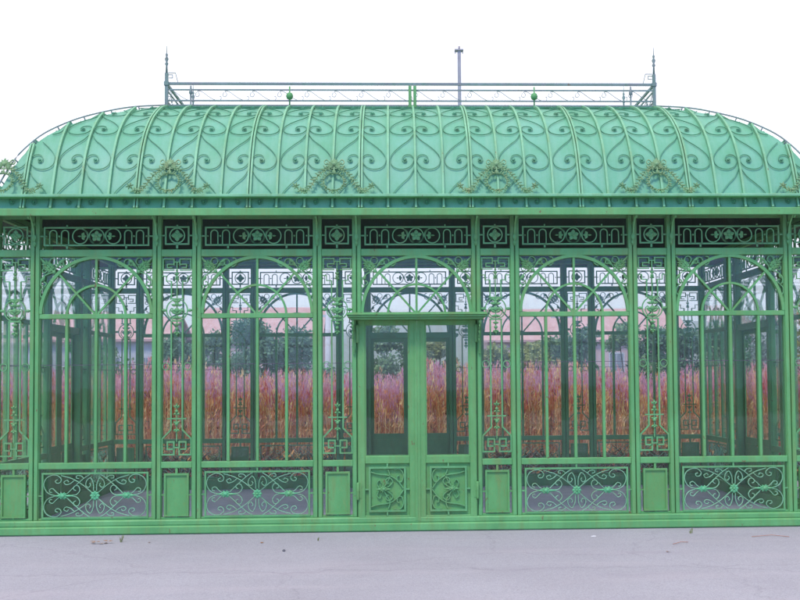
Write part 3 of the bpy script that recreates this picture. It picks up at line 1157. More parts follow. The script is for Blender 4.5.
for side in ('front', 'back', 'left', 'right'):
    wide = side in ('front', 'back')
    kmax = 15 if wide else 8
    sp = TOPX / 10 if wide else TOPY / 3
    for k in range(-kmax, kmax + 1):
        dbl = (abs(k) - 2) % 4 == 0 if wide else abs(k) in (1, 5)
        me = rib_mesh(side, k * sp, dbl)
        if me is None:
            continue
        l, r = at(side, 0)
        o = link('rib', me, gh, l, r)
        for v in me.vertices:
            v.co.x += k * sp
    if side == 'back':
        continue
    for k in range(-kmax, kmax):
        even, odd = (k, k + 1) if k % 2 == 0 else (k + 1, k)
        me = roof_scroll_mesh(side, odd * sp, even * sp, False)
        if me is not None:
            l, r = at(side, 0)
            link('roof_scrollwork', me, gh, l, r)

# hip bars, lifted off the corner on little stand-offs
for sx in (-1, 1):
    for sy in (-1, 1):
        m = MB()
        pts = []
        for i in range(31):
            s = 0.2 + (S_TOT - 0.2) * i / 30
            p, n = rp(s)
            lift = 0.036
            q = p + n * lift * 0.8
            pts.append((sx * (HX + WALLO - q.x), HD + sy * (HD + WALLO - q.x), q.y + .012))
        m.tube(pts, .0095, 6)
        for i in range(2, 30, 4):
            s = 0.2 + (S_TOT - 0.2) * i / 30
            p, n = rp(s)
            m.tube([(sx * (HX + WALLO - p.x), HD + sy * (HD + WALLO - p.x), p.y - .01), pts[i]], .008, 6)
        link('hip_bar', m.mesh('hip_bar', M['rail']), gh)
# edge strip of the flat top
m = MB()
for a, b, c, d in ((-TOPX - .03, TOPX + .03, HD - TOPY - .03, HD - TOPY + .03), (-TOPX - .03, TOPX + .03, HD + TOPY - .03, HD + TOPY + .03)):
    m.box(a, b, c, d, 5.388, 5.412)
for a, b in ((-TOPX - .03, -TOPX + .03), (TOPX - .03, TOPX + .03)):
    m.box(a, b, HD - TOPY + .03, HD + TOPY - .03, 5.388, 5.411)
link('roof_edge_strip', m.mesh('roof_edge_strip', M['roofscroll']), gh)


# ---- wreaths
def wreath_mesh():
    """flat cast wreath, local x-z, centre of the ring at the origin"""
    m = MB()
    rnd = random.Random(3)
    R = 0.120
    m.bar(circle(0, 0, R, 30), .012, -.006, .008, True)
    for i in range(26):
        a = 2 * pi * i / 26
        for d, k in ((0.95, 1), (-0.95, 1)):
            m.leaf(R * cos(a), R * sin(a), a + (pi / 2 if i % 2 else -pi / 2) * .5 + d, .034 + .012 * rnd.random(), .018, -.008 - .006 * rnd.random(), .007)
        if i % 4 == 0:
            m.stud(R * cos(a), R * sin(a), .013, -.016, .012, 6)
    m.bar([(0, R), (0, .325)], .014, -.006, .008)
    m.stud(0, .245, .030, -.014, .020)
    for k in range(5):
        m.leaf(0, .245, pi / 2 + (k - 2) * .55, .085 - .012 * abs(k - 2), .034, -.012)
    for s in (1, -1):
        m.bar(smooth([(s * .02, .20), (s * .055, .27), (s * .088, .31), (s * .118, .285), (s * .105, .25), (s * .078, .255), (s * .085, .278)], 5), .009, -.006, .008)
        m.bar(smooth([(0, .19), (s * .05, .185), (s * .10, .205), (s * .125, .23)], 5), .009, -.006, .008)
        for d in (.4, -.1, -.6):
            m.leaf(s * .01, .22, (d if s > 0 else pi - d), .085, .030, -.012)
        g = smooth([(s * .03, .195), (s * .11, .165), (s * .18, .095), (s * .235, .005), (s * .285, -.085), (s * .335, -.128), (s * .39, -.115), (s * .445, -.065)], 7)
        m.bar(g, .010, -.006, .008)
        for i in range(2, len(g) - 8, 3):
            for d in (1.0, -1.0):
                t = math.atan2(g[i + 1][1] - g[i][1], g[i + 1][0] - g[i][0])
                m.leaf(g[i][0], g[i][1], t + d + rnd.uniform(-.3, .3), (.040 + .014 * rnd.random()), .018, -.010 - .006 * rnd.random(), .007)
            if i % 2 == 0:
                m.stud(g[i][0] + rnd.uniform(-.008, .008), g[i][1] + rnd.uniform(-.008, .008), .014, -.016, .012, 6)
        for i in range(6):
            m.leaf(s * .445, -.06, 2 * pi * i / 6 + .3, .050, .020, -.012)
        m.stud(s * .445, -.06, .012, -.020, .01, 6)
        m.stud(s * .335, -.122, .017, -.016, .012, 6)
    return m.mesh('wreath', M['wreath'])


me_wreath = wreath_mesh()
tilt = math.atan2(0.24, 0.58)


def put_wreath(side, x):
    l, r = at(side, 0)
    o = bpy.data.objects.new('wreath', me_wreath)
    col.objects.link(o); o.parent = gh
    mw = Matrix.Translation(l) @ Matrix.Rotation(r, 4, 'Z') @ Matrix.Translation((x, -WALLO + 0.12 - 0.085, 4.095)) @ Matrix.Rotation(-tilt, 4, 'X')
    o.matrix_local = mw


for s in (1, -1):
    for k in range(3):
        put_wreath('front', s * (.967 + k * 1.934))
        put_wreath('back', s * (.967 + k * 1.934))
for side in ('left', 'right'):
    for s in (1, -1):
        put_wreath(side, s * (h + N / 2))

# ---- railing round the flat top
ZR = [(5.720, .016), (5.638, .009), (5.492, .009), (5.430, .008)]


def railing(side):
    half = TOPX if side in ('front', 'back') else TOPY
    depth = 1.62            # inward from the wall line
    l, r = at(side, 0)
    m = MB()
    for z, rr in ZR:
        m.box(-half, half, depth - rr * .8, depth + rr * .8, z - rr, z + rr)
    root = link('roof_railing', m.mesh('roof_railing', M['rail']), gh, l, r)
    # thin S scrolls between the rails
    m = MB()
    n = max(2, round(half * 2 / 0.365))
    st = half * 2 / n
    for i in range(n):
        x0 = -half + i * st
        b = MB()
        b.bar(smooth([(x0 + .03, 5.605), (x0 + .015, 5.560), (x0 + .05, 5.545), (x0 + .07, 5.580), (x0 + .045, 5.618), (x0 + .10, 5.614), (x0 + st * .6, 5.530), (x0 + st * .85, 5.492), (x0 + st * .97, 5.505), (x0 + st * .98, 5.545), (x0 + st * .93, 5.550)], 4), .0055, depth - .004, depth + .004)
        m.add(b.v, b.f)
    sub('rail_scrollwork', m.mesh('rail_scrollwork', M['rail']), root)
    if side in ('front', 'back'):
        for s in (1, -1):
            m = MB()
            m.tube([(s * 1.64, depth, 5.400), (s * 1.64, depth, 5.685)], .010, 8)
            m.lathe([(.010, -.05), (.036, -.036), (.049, 0), (.036, .036), (.010, .05)], s * 1.64, depth, 5.555, 12)
            sub('ball_post', m.mesh('ball_post', M['frame']), root)
            m = MB()
            m.lathe([(.022, 0), (.022, .03), (.011, .04), (.011, .17), (.022, .185), (.026, .205), (.016, .23), (.010, .29)], s * 2.95, depth, 5.402, 10)
            sub('rail_post', m.mesh('rail_post', M['rail']), root)
        m = MB()
        for dx in (-.033, .033):
            m.box(dx - .02, dx + .02, depth - .03, depth + .03, 5.402, 5.690)
        m.box(-.06, .06, depth - .032, depth + .032, 5.402, 5.415)
        sub('twin_post', m.mesh('twin_post', M['frame']), root)
    return root


for side in ('front', 'back', 'left', 'right'):
    railing(side)
for sx in (-1, 1):
    for sy in (-1, 1):
        m = MB()
        bx, by = sx * TOPX, HD + sy * (TOPY + .0)
        m.box(bx - .020, bx + .020, by - .020, by + .020, 5.400, 5.860)
        m.box(bx - .030, bx + .030, by - .030, by + .030, 5.695, 5.745)
        m.lathe([(.016, 0), (.011, .10), (.024, .125), (.011, .15), (.026, .19), (.010, .225), (.018, .245), (.007, .27), (.003, .37)], bx, by, 5.860, 10)
        o = link('corner_post', m.mesh('corner_post', M['rail']), gh)
        m = MB()
        b = MB()
        q = -sx
        b.bar([(q * .022, 5.865), (q * .115, 5.865), (q * .125, 5.830), (q * .15, 5.730)], .007, -.006, .006)
        b.bar([(q * .022, 5.838), (q * .078, 5.838), (q * .078, 5.795), (q * .03, 5.795)], .007, -.006, .006)
        m.add([(x + bx, y + by, z) for x, y, z in b.v], b.f)
        sub('corner_curl', m.mesh('corner_curl', M['rail']), o)

# ---- pipe that rises from the flat top
m = MB()
vx, vy = 0.70, HD + 0.1
m.box(vx - .024, vx + .024, vy - .024, vy + .024, 5.380, 6.500)
m.box(vx - .065, vx + .06, vy - .045, vy + .06, 6.500, 6.518)
for a in (-.055, .05):
    m.box(vx + a - .006, vx + a + .006, vy - .006, vy + .006, 6.460, 6.530)
m.tube([(vx, vy, 6.518), (vx, vy, 6.570)], .014, 8)
m.box(vx - .07, vx + .07, vy - .07, vy + .07, 5.385, 5.400)
pipe = link('vent_pipe', m.mesh('vent_pipe', M['pipe']), gh)
tag(pipe, 'tall thin grey metal pipe with a flat cap on the roof', None)

# ------------------------------------------------------------------ ground
m = MB()
gs = 1500
m.quad([(-gs, -300, -.012), (gs, -300, -.012), (gs, 2000, -.012), (-gs, 2000, -.012)])
struct('ground', m.mesh('ground', M['soil']))
m = MB()
m.quad([(-60, -40, -.004), (60, -40, -.004), (60, D + .65, -.004), (-60, D + .65, -.004)])
struct('road', m.mesh('road', M['road']))
m = MB()
m.quad([(-HX + .05, .05, .004), (HX - .05, .05, .004), (HX - .05, D - .05, .004), (-HX + .05, D - .05, .004)])
struct('floor', m.mesh('floor', M['floor']))


# ------------------------------------------------------------------ field of tall flowers behind
def field():
    rnd = random.Random(11)
    m = MB()
    mats = ['stem_orange', 'stem_red', 'stem_straw', 'plume_pink', 'plume_purple', 'plume_red', 'weed_green']

    def plant(x, y, tall, lod):
        a = rnd.uniform(0, pi)
        lean = (rnd.gauss(0, .07), rnd.gauss(0, .07))
        patch = sin(x * .55 + 1.3) + sin(x * .23 + y * .4) + rnd.gauss(0, .8)
        sm = 0 if patch > .6 else (1 if patch > -.7 else 2)
        if rnd.random() < .25:
            sm = rnd.randrange(3)
        for t in range(2 if lod else 1):
            q = a + t * pi / 2
            w = rnd.uniform(.006, .012)
            dx, dy = cos(q) * w, sin(q) * w
            tx, ty = x + lean[0] * tall, y + lean[1] * tall
            zt = tall * .78
            m.quad([(x - dx, y - dy, -.01), (x + dx, y + dy, -.01), (tx + dx * .6, ty + dy * .6, zt), (tx - dx * .6, ty - dy * .6, zt)], sm)
        # leaves and side shoots
        for _ in range(15 if lod else 5):
            f = rnd.uniform(.10, .74)
            z = tall * f
            cx, cy = x + lean[0] * z, y + lean[1] * z
            q = rnd.uniform(0, 2 * pi)
            L, w = rnd.uniform(.10, .26), rnd.uniform(.005, .013)
            up = rnd.uniform(.3, 1.2)
            ex, ey, ez = cx + cos(q) * L * .6, cy + sin(q) * L * .6, z + L * up
            nx, ny = -sin(q) * w, cos(q) * w
            mi = sm if rnd.random() < .62 else rnd.choice((0, 1, 2, 2, 6, 5))
            m.quad([(cx, cy, z), ((cx + ex) / 2 + nx, (cy + ey) / 2 + ny, (z + ez) / 2), (ex, ey, ez), ((cx + ex) / 2 - nx, (cy + ey) / 2 - ny, (z + ez) / 2 - .02)], mi)
        # plume
        pk = 4 if patch > .1 else 3
        if rnd.random() < .3:
            pk = 7 - pk
        r_ = rnd.random()
        if r_ < .10:
            pk = 5
        elif r_ < .34:
            pk = rnd.choice((0, 2, 2, 1))
        for _ in range(20 if lod else 8):
            f = rnd.uniform(.72, 1.0)
            z = tall * f
            sp = .085 * (1.25 - f)
            cx = x + lean[0] * z + rnd.gauss(0, sp); cy = y + lean[1] * z + rnd.gauss(0, sp)
            q = rnd.uniform(0, 2 * pi)
            L, w = rnd.uniform(.05, .15), rnd.uniform(.006, .015)
            ex, ey = cx + cos(q) * L * .35, cy + sin(q) * L * .35
            nx, ny = -sin(q) * w, cos(q) * w
            mi = pk if f > .78 else rnd.choice((pk, 0, 1, 2))
            m.quad([(cx, cy, z - L * .3), ((cx + ex) / 2 + nx, (cy + ey) / 2 + ny, z + L * .3), (ex, ey, z + L * .8), ((cx + ex) / 2 - nx, (cy + ey) / 2 - ny, z + L * .25)], mi)

    for _ in range(8200):
        y = 8.3 + 2.6 * rnd.random() ** 1.3
        x = rnd.uniform(-16, 16)
        plant(x, y, rnd.choice((rnd.uniform(1.2, 1.9), rnd.uniform(1.55, 2.05))) + .13 * sin(x * .9) + .09 * sin(x * 2.3), True)
    for _ in range(3600):                       # bare straw and orange stalks along the near edge
        x, y = rnd.uniform(-15, 15), rnd.uniform(7.9, 8.9)
        tall = rnd.uniform(.7, 1.55) + .1 * sin(x * 1.1)
        lx, ly = rnd.gauss(0, .09), rnd.gauss(0, .09)
        sm = rnd.choice((0, 0, 0, 1, 1, 2, 2, 2))
        for t in (0, 1):
            w = rnd.uniform(.004, .009)
            dx, dy = (w, 0) if t == 0 else (0, w)
            m.quad([(x - dx, y - dy, -.01), (x + dx, y + dy, -.01), (x + lx * tall + dx * .5, y + ly * tall + dy * .5, tall), (x + lx * tall - dx * .5, y + ly * tall - dy * .5, tall)], sm)
        for _k in range(9):
            f = rnd.uniform(.15, 1.0)
            z = tall * f
            cx, cy = x + lx * z, y + ly * z
            q = rnd.uniform(0, 2 * pi)
            L, w = rnd.uniform(.06, .18), rnd.uniform(.006, .015)
            ex, ey, ez = cx + cos(q) * L * .5, cy + sin(q) * L * .5, z + L * rnd.uniform(.4, 1.1)
            nx, ny = -sin(q) * w, cos(q) * w
            m.quad([(cx, cy, z), ((cx + ex) / 2 + nx, (cy + ey) / 2 + ny, (z + ez) / 2), (ex, ey, ez), ((cx + ex) / 2 - nx, (cy + ey) / 2 - ny, (z + ez) / 2 - .015)], sm if rnd.random() < .7 else rnd.choice((0, 1, 2, 6)))
    for _ in range(5200):
        y = rnd.uniform(10.8, 19)
        x = rnd.uniform(-24, 24)
        plant(x, y, rnd.uniform(1.6, 2.0) + .1 * sin(x * .7 + y), False)
    o = link('flower_field', m.mesh('flower_field', [M[k] for k in mats]))
    tag(o, 'dense field of tall pink and purple plumed flowers on orange stems behind the greenhouse', 'flowers', None, 'stuff')


field()


def weeds():
    rnd = random.Random(5)
    m = MB()
    for _ in range(5600):
        x, y = rnd.uniform(-14, 14), D + .75 + (8.2 - D - .75) * rnd.random() ** .6
        hgt = rnd.uniform(.14, .40) * (1.45 if y > 7.0 else .8)
        for _k in range(8):
            q = rnd.uniform(0, 2 * pi)
            L, w = hgt * rnd.uniform(.6, 1.2), rnd.uniform(.015, .045)
            up = rnd.uniform(.4, 1.3)
            ex, ey, ez = x + cos(q) * L * .8, y + sin(q) * L * .8, L * up * .8
            nx, ny = -sin(q) * w, cos(q) * w
            r = rnd.random()
            mi = 0 if r < .48 else (1 if r < .84 else (2 if r < .96 else 3))
            m.quad([(x, y, 0), ((x + ex) / 2 + nx, (y + ey) / 2 + ny, ez * .62), (ex, ey, ez * .9), ((x + ex) / 2 - nx, (y + ey) / 2 - ny, ez * .6)], mi)
    o = link('low_weeds', m.mesh('low_weeds', [M['weed'], M['weed_green'], M['stem_orange'], M['plume_red']]))
    tag(o, 'low brown and green weeds between the greenhouse and the flower field', 'weeds', None, 'stuff')


weeds()


# ------------------------------------------------------------------ shrubs and trees
def tree(name, label, cat, x, y, height, width, mat, seed, trunk_h=0.25, n=2600, leaf=.11, group=None, depth=None):
    rnd = random.Random(seed)
    root = bpy.data.objects.new(name, None)
    col.objects.link(root); root.location = (x, y, -.01)
    tag(root, label, cat, group)
    tr = MB()
    th = height * trunk_h
    r0 = .028 * height
    tr.tube([(0, 0, 0), (.02 * height, 0, th), (.01, .03 * height, height * .62)], [r0, r0 * .75, r0 * .3], 8)
    clumps = []
    depth = depth or width
    for i in range(24):
        a = rnd.uniform(0, 2 * pi)
        f = rnd.uniform(0.0, 1.0)
        z = th + (height - th) * (.12 + .80 * f)
        env = (1 - abs(f - .35) * 1.0)
        rr = env * rnd.uniform(.25, .95) * .5
        cx, cy = cos(a) * width * rr, sin(a) * depth * rr
        cr = rnd.uniform(.14, .24) * width * (1.1 - .4 * f)
        clumps.append((cx, cy, z, cr))
        if i % 2 == 0:
            tr.tube([(0, 0, th * rnd.uniform(.6, 1.1)), (cx * .45, cy * .45, (th + z) / 2), (cx, cy, z)], [r0 * .45, r0 * .28, r0 * .1], 6)
    clumps.append((0, 0, height - .14 * width, .15 * width))
    sub('trunk', tr.mesh('trunk', M['bark']), root)
    m = MB()
    for _ in range(n):
        cx, cy, z, cr = rnd.choice(clumps)
        d = Vector((rnd.gauss(0, 1), rnd.gauss(0, 1), rnd.gauss(0, 1))).normalized() * cr * rnd.random() ** .45
        p = Vector((cx, cy, z)) + Vector((d.x, d.y, d.z * .85))
        if p.z < .05:
            continue
        u = Vector((rnd.gauss(0, 1), rnd.gauss(0, 1), rnd.gauss(0, .7))).normalized()
        v = u.cross(Vector((rnd.gauss(0, 1), rnd.gauss(0, 1), rnd.gauss(0, 1)))).normalized()
        L = leaf * rnd.uniform(.6, 1.4)
        m.quad([p, p + u * L * .5 + v * L * .28, p + u * L, p + u * L * .5 - v * L * .28])
    sub('crown', m.mesh('crown', mat), root)
    return root


YB = 22.0


def gx(pxx, y):
    """world x of an image column at a depth"""
    return -0.2775 + (pxx - 393.2) / 1073 * (y + 12.62)


T = [
    ('shrub', 'dark shrub seen through the narrow window between the two left windows', 'shrub', 176, 20.5, 3.3, 2.4, 'leaf_dark', 1),
    ('shrub', 'leafy shrub at left edge of the window just left of the doors', 'shrub', 216, 21.6, 3.4, 2.6, 'leaf_mid', 14),
    ('shrub', 'largest blue-green shrub, in the middle of the window just left of the doors', 'shrub', 254, 21.0, 3.75, 3.0, 'leaf_dark', 2),
    ('shrub', 'dark green shrub at right edge of the window just left of the doors', 'shrub', 298, 21.5, 3.5, 2.6, 'leaf_dark', 3),
    ('shrub', 'leafy mid-green shrub seen through the left door leaf', 'shrub', 386, 22.0, 3.7, 2.4, 'leaf_mid', 4),
    ('shrub', 'pale yellow-green bush seen through the right door leaf', 'shrub', 434, 21.0, 3.1, 2.2, 'leaf_pale', 5),
    ('shrub', 'pale yellowish bush behind the flowers, left side of the window right of the doors', 'shrub', 536, 21.0, 3.0, 2.6, 'leaf_pale', 6),
    ('shrub', 'tall blue-green shrub beside the pale utility pole, in the window right of the doors', 'shrub', 590, 22.0, 3.5, 2.6, 'leaf_dark', 7),
    ('shrub', 'mid-green shrub at right edge of the window right of the doors', 'shrub', 630, 21.0, 3.6, 2.6, 'leaf_mid', 8),
    ('shrub', 'low pale green bush seen through the narrow window just right of the doors', 'shrub', 492, 21.5, 2.9, 2.2, 'leaf_pale', 15),
    ('shrub', 'leafy mid-green shrub half hidden behind the two posts right of the pale yellowish bush', 'shrub', 562, 22.6, 3.3, 2.6, 'leaf_mid', 16),
    ('shrub', 'dark blue-green shrub seen through the narrow window between the two right windows', 'shrub', 660, 21.6, 3.5, 2.6, 'leaf_dark', 17),
    ('shrub', 'lighter green shrub in the far right window, left of the dark rounded tree', 'shrub', 722, 21.8, 3.5, 2.6, 'leaf_mid', 18),
    ('shrub', 'green shrub seen through the far right window beside its left post', 'shrub', 694, 21.0, 3.4, 3.0, 'leaf_dark', 9),
    ('tree', 'dark rounded tree seen through the far right window near the side door', 'tree', 752, 19.5, 3.9, 3.2, 'leaf_dark', 10),
    ('shrub', 'grey-green shrub seen at far left past the corner of the greenhouse', 'shrub', 95, 21.0, 3.0, 3.0, 'leaf_mid', 12),
]
for nm, lab, cat, pxx, y, hgt, wd, mt, sd in T:
    tree(nm, lab, cat, gx(pxx, y), y, hgt, wd, M[mt], sd, .06, 6200, .13, 'shrubs beyond the flower field' if nm == 'shrub' else None)
tree('tree', 'yellow-green autumn tree at the right end of the greenhouse', 'tree', 7.9, 6.9, 4.3, 2.6, M['leaf_yellow'], 21, .3, 3600, .12)


# ------------------------------------------------------------------ far buildings, pole, hills
def building(label, x0, x1, y, dep, eave, ridge, wall, nwin):
    root = bpy.data.objects.new('long_building', None)
    col.objects.link(root); root.location = ((x0 + x1) / 2, y, -.01)
    tag(root, label, 'building')
    hw = (x1 - x0) / 2
    m = MB()
    vs = [(-hw, 0, 0), (hw, 0, 0), (hw, dep, 0), (-hw, dep, 0), (-hw, 0, eave), (hw, 0, eave), (hw, dep, eave), (-hw, dep, eave), (-hw, dep / 2, ridge), (hw, dep / 2, ridge)]
    m.add(vs, [(0, 1, 5, 4), (1, 2, 6, 9, 5), (2, 3, 7, 6), (3, 0, 4, 8, 7)])
    sub('wall', m.mesh('wall', wall), root)
    m = MB()
    e = .35
    k = (ridge - eave) / (dep / 2)
    for s in (0, 1):
        ya, yb = (-e, dep / 2) if s == 0 else (dep + e, dep / 2)
        za, zb = eave - e * k, ridge
        vs = [(-hw - e, ya, za + .02), (hw + e, ya, za + .02), (hw + e, yb, zb + .02), (-hw - e, yb, zb + .02)]
        vs += [(a, b, c + .14) for a, b, c in vs]
        m.add(vs, [(0, 1, 2, 3), (4, 5, 6, 7), (0, 1, 5, 4), (1, 2, 6, 5), (2, 3, 7, 6), (3, 0, 4, 7)])
    sub('roof', m.mesh('roof', M['pink_roof']), root)
    for i in range(nwin):
        x = -hw + (i + .5) * 2 * hw / nwin
        m = MB(); m.box(x - .55, x + .55, -.06, .04, eave - 2.3, eave - .9)
        w = sub('window', m.mesh('window', M['grey_wall']), root)
        m = MB(); m.box(x - .46, x - .02, -.075, -.055, eave - 2.2, eave - 1.0); m.box(x + .02, x + .46, -.075, -.055, eave - 2.2, eave - 1.0)
        sub('pane', m.mesh('pane', M['dark_pane']), w)
    return root


building('long pink building with a tiled roof, seen through the windows left of the doors', gx(195, 55), gx(318, 55), 55, 8, 4.6, 6.6, M['pink_wall'], 4)
building('long pink-roofed building seen through the windows right of the doors', gx(488, 62), gx(690, 62), 62, 9, 4.6, 6.9, M['pink_wall'], 7)
building('pale grey building seen through the far left window', gx(30, 48), gx(165, 48), 48, 8, 4.2, 5.6, M['grey_wall'], 4)

for i, (pxx, y, hgt, lab) in enumerate(((566, 30, 4.6, 'pale concrete pole standing among the shrubs right of the doors'), (328, 32, 4.8, 'pale concrete pole seen in the narrow window left of the doors'))):
    m = MB()
    m.tube([(0, 0, 0), (0, 0, hgt)], [.15, .10], 10)
    o = link('utility_pole', m.mesh('utility_pole', M['concrete_pole']), None, (gx(pxx, y), y, -.01))
    tag(o, lab, 'pole', 'pale poles beyond the field')
    b = MB(); b.box(-.55, .55, -.05, .05, hgt - .35, hgt - .25)
    sub('crossarm', b.mesh('crossarm', M['concrete_pole']), o)


def hills():
    m = MB()
    rnd = random.Random(4)
    nx, ny = 90, 14
    vs, fs = [], []
    for j in range(ny):
        y = 620 + j * 60
        for i in range(nx):
            x = -900 + i * 20
            t = j / (ny - 1)
            rid = 44 + 38 * math.exp(-((x - 190) / 240) ** 2) + 22 * math.exp(-((x + 330) / 200) ** 2) + 5 * sin(x * .017 + .6) + 3 * sin(x * .05 + j)
            z = rid * math.sin(pi * min(1, t * 1.15) * .5) ** 1.4
            vs.append((x, y, -1 + z))
    for j in range(ny - 1):
        for i in range(nx - 1):
            fs.append((j * nx + i, j * nx + i + 1, (j + 1) * nx + i + 1, (j + 1) * nx + i))
    m.add(vs, fs, 0, True)
    struct('hills', m.mesh('hills', M['hill']))


hills()


# ------------------------------------------------------------------ litter on the road
def ground_pt(pxx, pyy):
    """point on the road for a place in the photograph (layout helper for tiny litter)"""
    d = 1.73 * 1073 / (pyy - 377 - (400 - pxx) * .0076)
    return -0.2775 + (pxx - 393.2) / 1073 * d, d - 12.62


def dry_leaf(pxx, pyy, size, label, mat='dry_leaf', n=1, seed=0):
    rnd = random.Random(seed)
    x, y = ground_pt(pxx, pyy)
    m = MB()
    for i in range(n):
        a = rnd.uniform(0, 2 * pi)
        ox, oy = (0, 0) if n == 1 else (rnd.gauss(0, size * 1.0), rnd.gauss(0, size * .35))
        L, w = size * rnd.uniform(.8, 1.3), size * .45
        u, v = Vector((cos(a), sin(a), 0)), Vector((-sin(a), cos(a), 0))
        p = Vector((ox, oy, .004 + .004 * i))
        c = size * .12
        vs = [p, p + u * L * .35 + v * w + Vector((0, 0, c)), p + u * L + Vector((0, 0, c * .7)), p + u * L * .35 - v * w + Vector((0, 0, c * .8)), p + u * L * .45 + Vector((0, 0, .002))]
        m.add(vs, [(0, 4, 1), (1, 4, 2), (2, 4, 3), (3, 4, 0)])
    o = link('dry_leaf' if n == 1 else 'dry_leaves', m.mesh('dry_leaf', M[mat]), None, (x, y, -.004))
    tag(o, label, 'leaf' if n == 1 else 'leaves')


dry_leaf(106, 535.4, .06, 'small heap of brown dry leaves at the foot of the sill, left of the doors', n=7, seed=2)
dry_leaf(262, 536, .05, 'single brown leaf against the sill below the window left of the doors', seed=3)
dry_leaf(668, 546.5, .045, 'dark dry leaf on the road right of the doors', seed=5)
dry_leaf(152, 534.5, .04, 'dry leaf by the sill below the narrow panel near the left end', seed=6)


def twig(pts, label, mat='twig', r=.004):
    ps = [ground_pt(*p) for p in pts]
    cx, cy = ps[0]
    m = MB()
    m.tube([(x - cx, y - cy, .008 + .006 * (i % 2)) for i, (x, y) in enumerate(ps)], r, 6)
    o = link('twig', m.mesh('twig', M[mat]), None, (cx, cy, -.004))
    tag(o, label, 'twig')


twig([(752, 532.5), (772, 531.5), (790, 532.8)], 'pinkish dry twig lying before the sill near the right end')
twig([(672, 539.5), (680, 538), (687, 537.6)], 'short pale dry twig on the road under the narrow panel right of the doors')
m = MB()
m.lathe([(.006, -.004), (.016, .003), (.018, .010), (.011, .018), (.003, .021)], 0, 0, 0, 7)
x, y = ground_pt(284, 544)
o = link('pebble', m.mesh('pebble', M['stone']), None, (x, y, -.002))
tag(o, 'small dark pebble on the road left of the doors', 'stone')
m = MB()
m.add([(-.03, -.012, .0), (.028, -.015, .003), (.026, .018, .007), (-.024, .015, .004), (0, 0, .010)], [(0, 1, 4), (1, 2, 4), (2, 3, 4), (3, 0, 4)])
x, y = ground_pt(592, 531)
o = link('paper_scrap', m.mesh('paper_scrap', M['paper']), None, (x, y, -.003))
tag(o, 'white paper scrap at the foot of the sill right of the doors', 'litter')

def tuft(pxx, pyy, size, label, seed):
    rnd = random.Random(seed)
    x, y = ground_pt(pxx, pyy)
    m = MB()
    for i in range(9):
        q = rnd.uniform(0, 2 * pi)
        L = size * rnd.uniform(.5, 1.2)
        sp = rnd.uniform(.15, .6)
        bx, by = rnd.gauss(0, size * .12), rnd.gauss(0, size * .06)
        w = .0028
        nx, ny = -sin(q) * w, cos(q) * w
        ex, ey = bx + cos(q) * L * sp, by - abs(sin(q)) * L * sp
        m.quad([(bx - nx, by - ny, 0), (bx + nx, by + ny, 0), ((bx + ex) / 2 + nx, (by + ey) / 2 + ny, L * .7), (ex, ey, L), ((bx + ex) / 2 - nx, (by + ey) / 2 - ny, L * .7)])
    o = link('grass_tuft', m.mesh('grass_tuft', M['leaf_pale']), None, (x, y, -.004))
    tag(o, label, 'grass tuft')


tuft(125, 534.2, .085, 'tiny grass tuft against the sill under the far left window', 1)
tuft(690, 528.3, .06, 'tiny grass tuft against the sill under the far right window', 2)
tuft(318, 533.8, .04, 'tiny grass tuft against the sill under the narrow panel left of the doors', 3)

# ------------------------------------------------------------------ air
m = MB()
m.box(-1560, 1560, -360, 2060, -1.1, 132)
hm, hnt, hout = new_mat('pale_haze')
hv = hnt.nodes.new('ShaderNodeVolumePrincipled')
hv.inputs['Color'].default_value = (0.90, 0.94, 1.0, 1)
hv.inputs['Density'].default_value = HAZE
hv.inputs['Anisotropy'].default_value = 0.2
hnt.links.new(hv.outputs[0], hout.inputs['Volume'])
hz = link('haze', m.mesh('haze', hm))
hz['kind'] = 'stuff'

# ------------------------------------------------------------------ camera
cam = bpy.data.cameras.new('camera')
cam.sensor_width = 36
cam.lens = 1073 / 800 * 36
cam.shift_x, cam.shift_y = -32.3 / 800, 35.4 / 800
cam.clip_end = 5000
co = bpy.data.objects.new('camera', cam)
col.objects.link(co)
co.matrix_world = Matrix.Translation((-0.2775, -12.62, 1.73)) @ Matrix.Rotation(-0.0365, 4, 'Z') @ Matrix.Rotation(pi / 2 + 0.0431, 4, 'X') @ Matrix.Rotation(-0.0076, 4, 'Z')
scene.camera = co

# ------------------------------------------------------------------ light: white overcast sky
SUN_EL, SUN_AZ = radians(57), radians(200)
SKY_BLUE = 2.7
w = bpy.data.worlds.new('World')
scene.world = w
w.use_nodes = True
nt = w.node_tree
for n in list(nt.nodes):
    nt.nodes.remove(n)
wo = nt.nodes.new('ShaderNodeOutputWorld')
bg = nt.nodes.new('ShaderNodeBackground')
sky = nt.nodes.new('ShaderNodeTexSky')
sky.sky_type = 'NISHITA'
sky.sun_disc = False
sky.sun_elevation = SUN_EL
sky.sun_rotation = SUN_AZ
sky.dust_density = 1.5
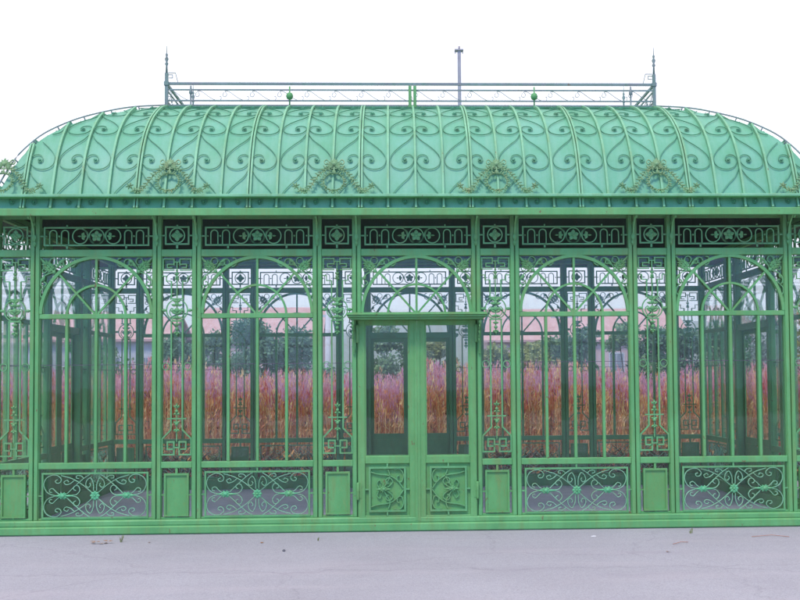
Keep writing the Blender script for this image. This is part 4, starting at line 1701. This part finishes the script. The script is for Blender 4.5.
# bright white cloud ahead and overhead, thinning to blue sky low down behind the viewer
tc = nt.nodes.new('ShaderNodeTexCoord')
sep = nt.nodes.new('ShaderNodeSeparateXYZ')
nt.links.new(tc.outputs['Generated'], sep.inputs[0])
cl = noise(nt, 1.6, 5, 0.55, tc.outputs['Generated'])
cr = ramp(nt, cl.outputs[0], [(0.3, (0.93, 0.92, 0.95)), (0.7, (1.05, 1.035, 1.05))])
lum = ramp(nt, sep.outputs[2], [(0.0, (17.0, 17.0, 17.0)), (0.4, (13.5, 13.5, 13.5)), (1.0, (11.6, 11.6, 11.6))])
cm = nt.nodes.new('ShaderNodeMix'); cm.data_type = 'RGBA'; cm.blend_type = 'MULTIPLY'; cm.inputs['Factor'].default_value = 1
nt.links.new(cr.outputs[0], cm.inputs[6]); nt.links.new(lum.outputs[0], cm.inputs[7])
cov = nt.nodes.new('ShaderNodeMath'); cov.operation = 'MULTIPLY_ADD'       # y + 0.9 z
nt.links.new(sep.outputs[2], cov.inputs[0]); cov.inputs[1].default_value = 1.1; nt.links.new(sep.outputs[1], cov.inputs[2])
cn = nt.nodes.new('ShaderNodeMath'); cn.operation = 'MULTIPLY_ADD'
nt.links.new(cl.outputs[0], cn.inputs[0]); cn.inputs[1].default_value = 0.5; nt.links.new(cov.outputs[0], cn.inputs[2])
cf = ramp(nt, cn.outputs[0], [(-0.35 + .5, (0.08,) * 3), (0.62, (0.93,) * 3)])
hs = nt.nodes.new('ShaderNodeHueSaturation'); hs.inputs['Saturation'].default_value = 1.0; hs.inputs['Value'].default_value = SKY_BLUE
nt.links.new(sky.outputs[0], hs.inputs['Color'])
tint = nt.nodes.new('ShaderNodeMix'); tint.data_type = 'RGBA'; tint.blend_type = 'MULTIPLY'; tint.inputs['Factor'].default_value = 1
nt.links.new(hs.outputs[0], tint.inputs[6]); tint.inputs[7].default_value = (0.36, 0.67, 1.22, 1)
mx = mixc(nt, cf.outputs[0], tint.outputs[2], cm.outputs[2])
nt.links.new(mx, bg.inputs[0])
bg.inputs[1].default_value = 0.105
nt.links.new(bg.outputs[0], wo.inputs[0])

sl = bpy.data.lights.new('sun', 'SUN')
sl.energy = 2.7
sl.angle = radians(12)
sl.color = (1.0, 0.93, 0.82)
so = bpy.data.objects.new('sun', sl)
col.objects.link(so)
# sky rotation 0 looks to +Y and turns clockwise seen from above
dirv = Vector((sin(SUN_AZ) * cos(SUN_EL), cos(SUN_AZ) * cos(SUN_EL), sin(SUN_EL)))
so.rotation_euler = dirv.to_track_quat('Z', 'Y').to_euler()
so.location = dirv * 50

scene.view_settings.view_transform = 'Standard'
scene.view_settings.look = 'None'
scene.view_settings.exposure = 0.0
scene.view_settings.gamma = 1.0
scene.view_settings.use_curve_mapping = False
scene.render.engine = 'CYCLES'
scene.cycles.transparent_max_bounces = 32
scene.cycles.max_bounces = 8
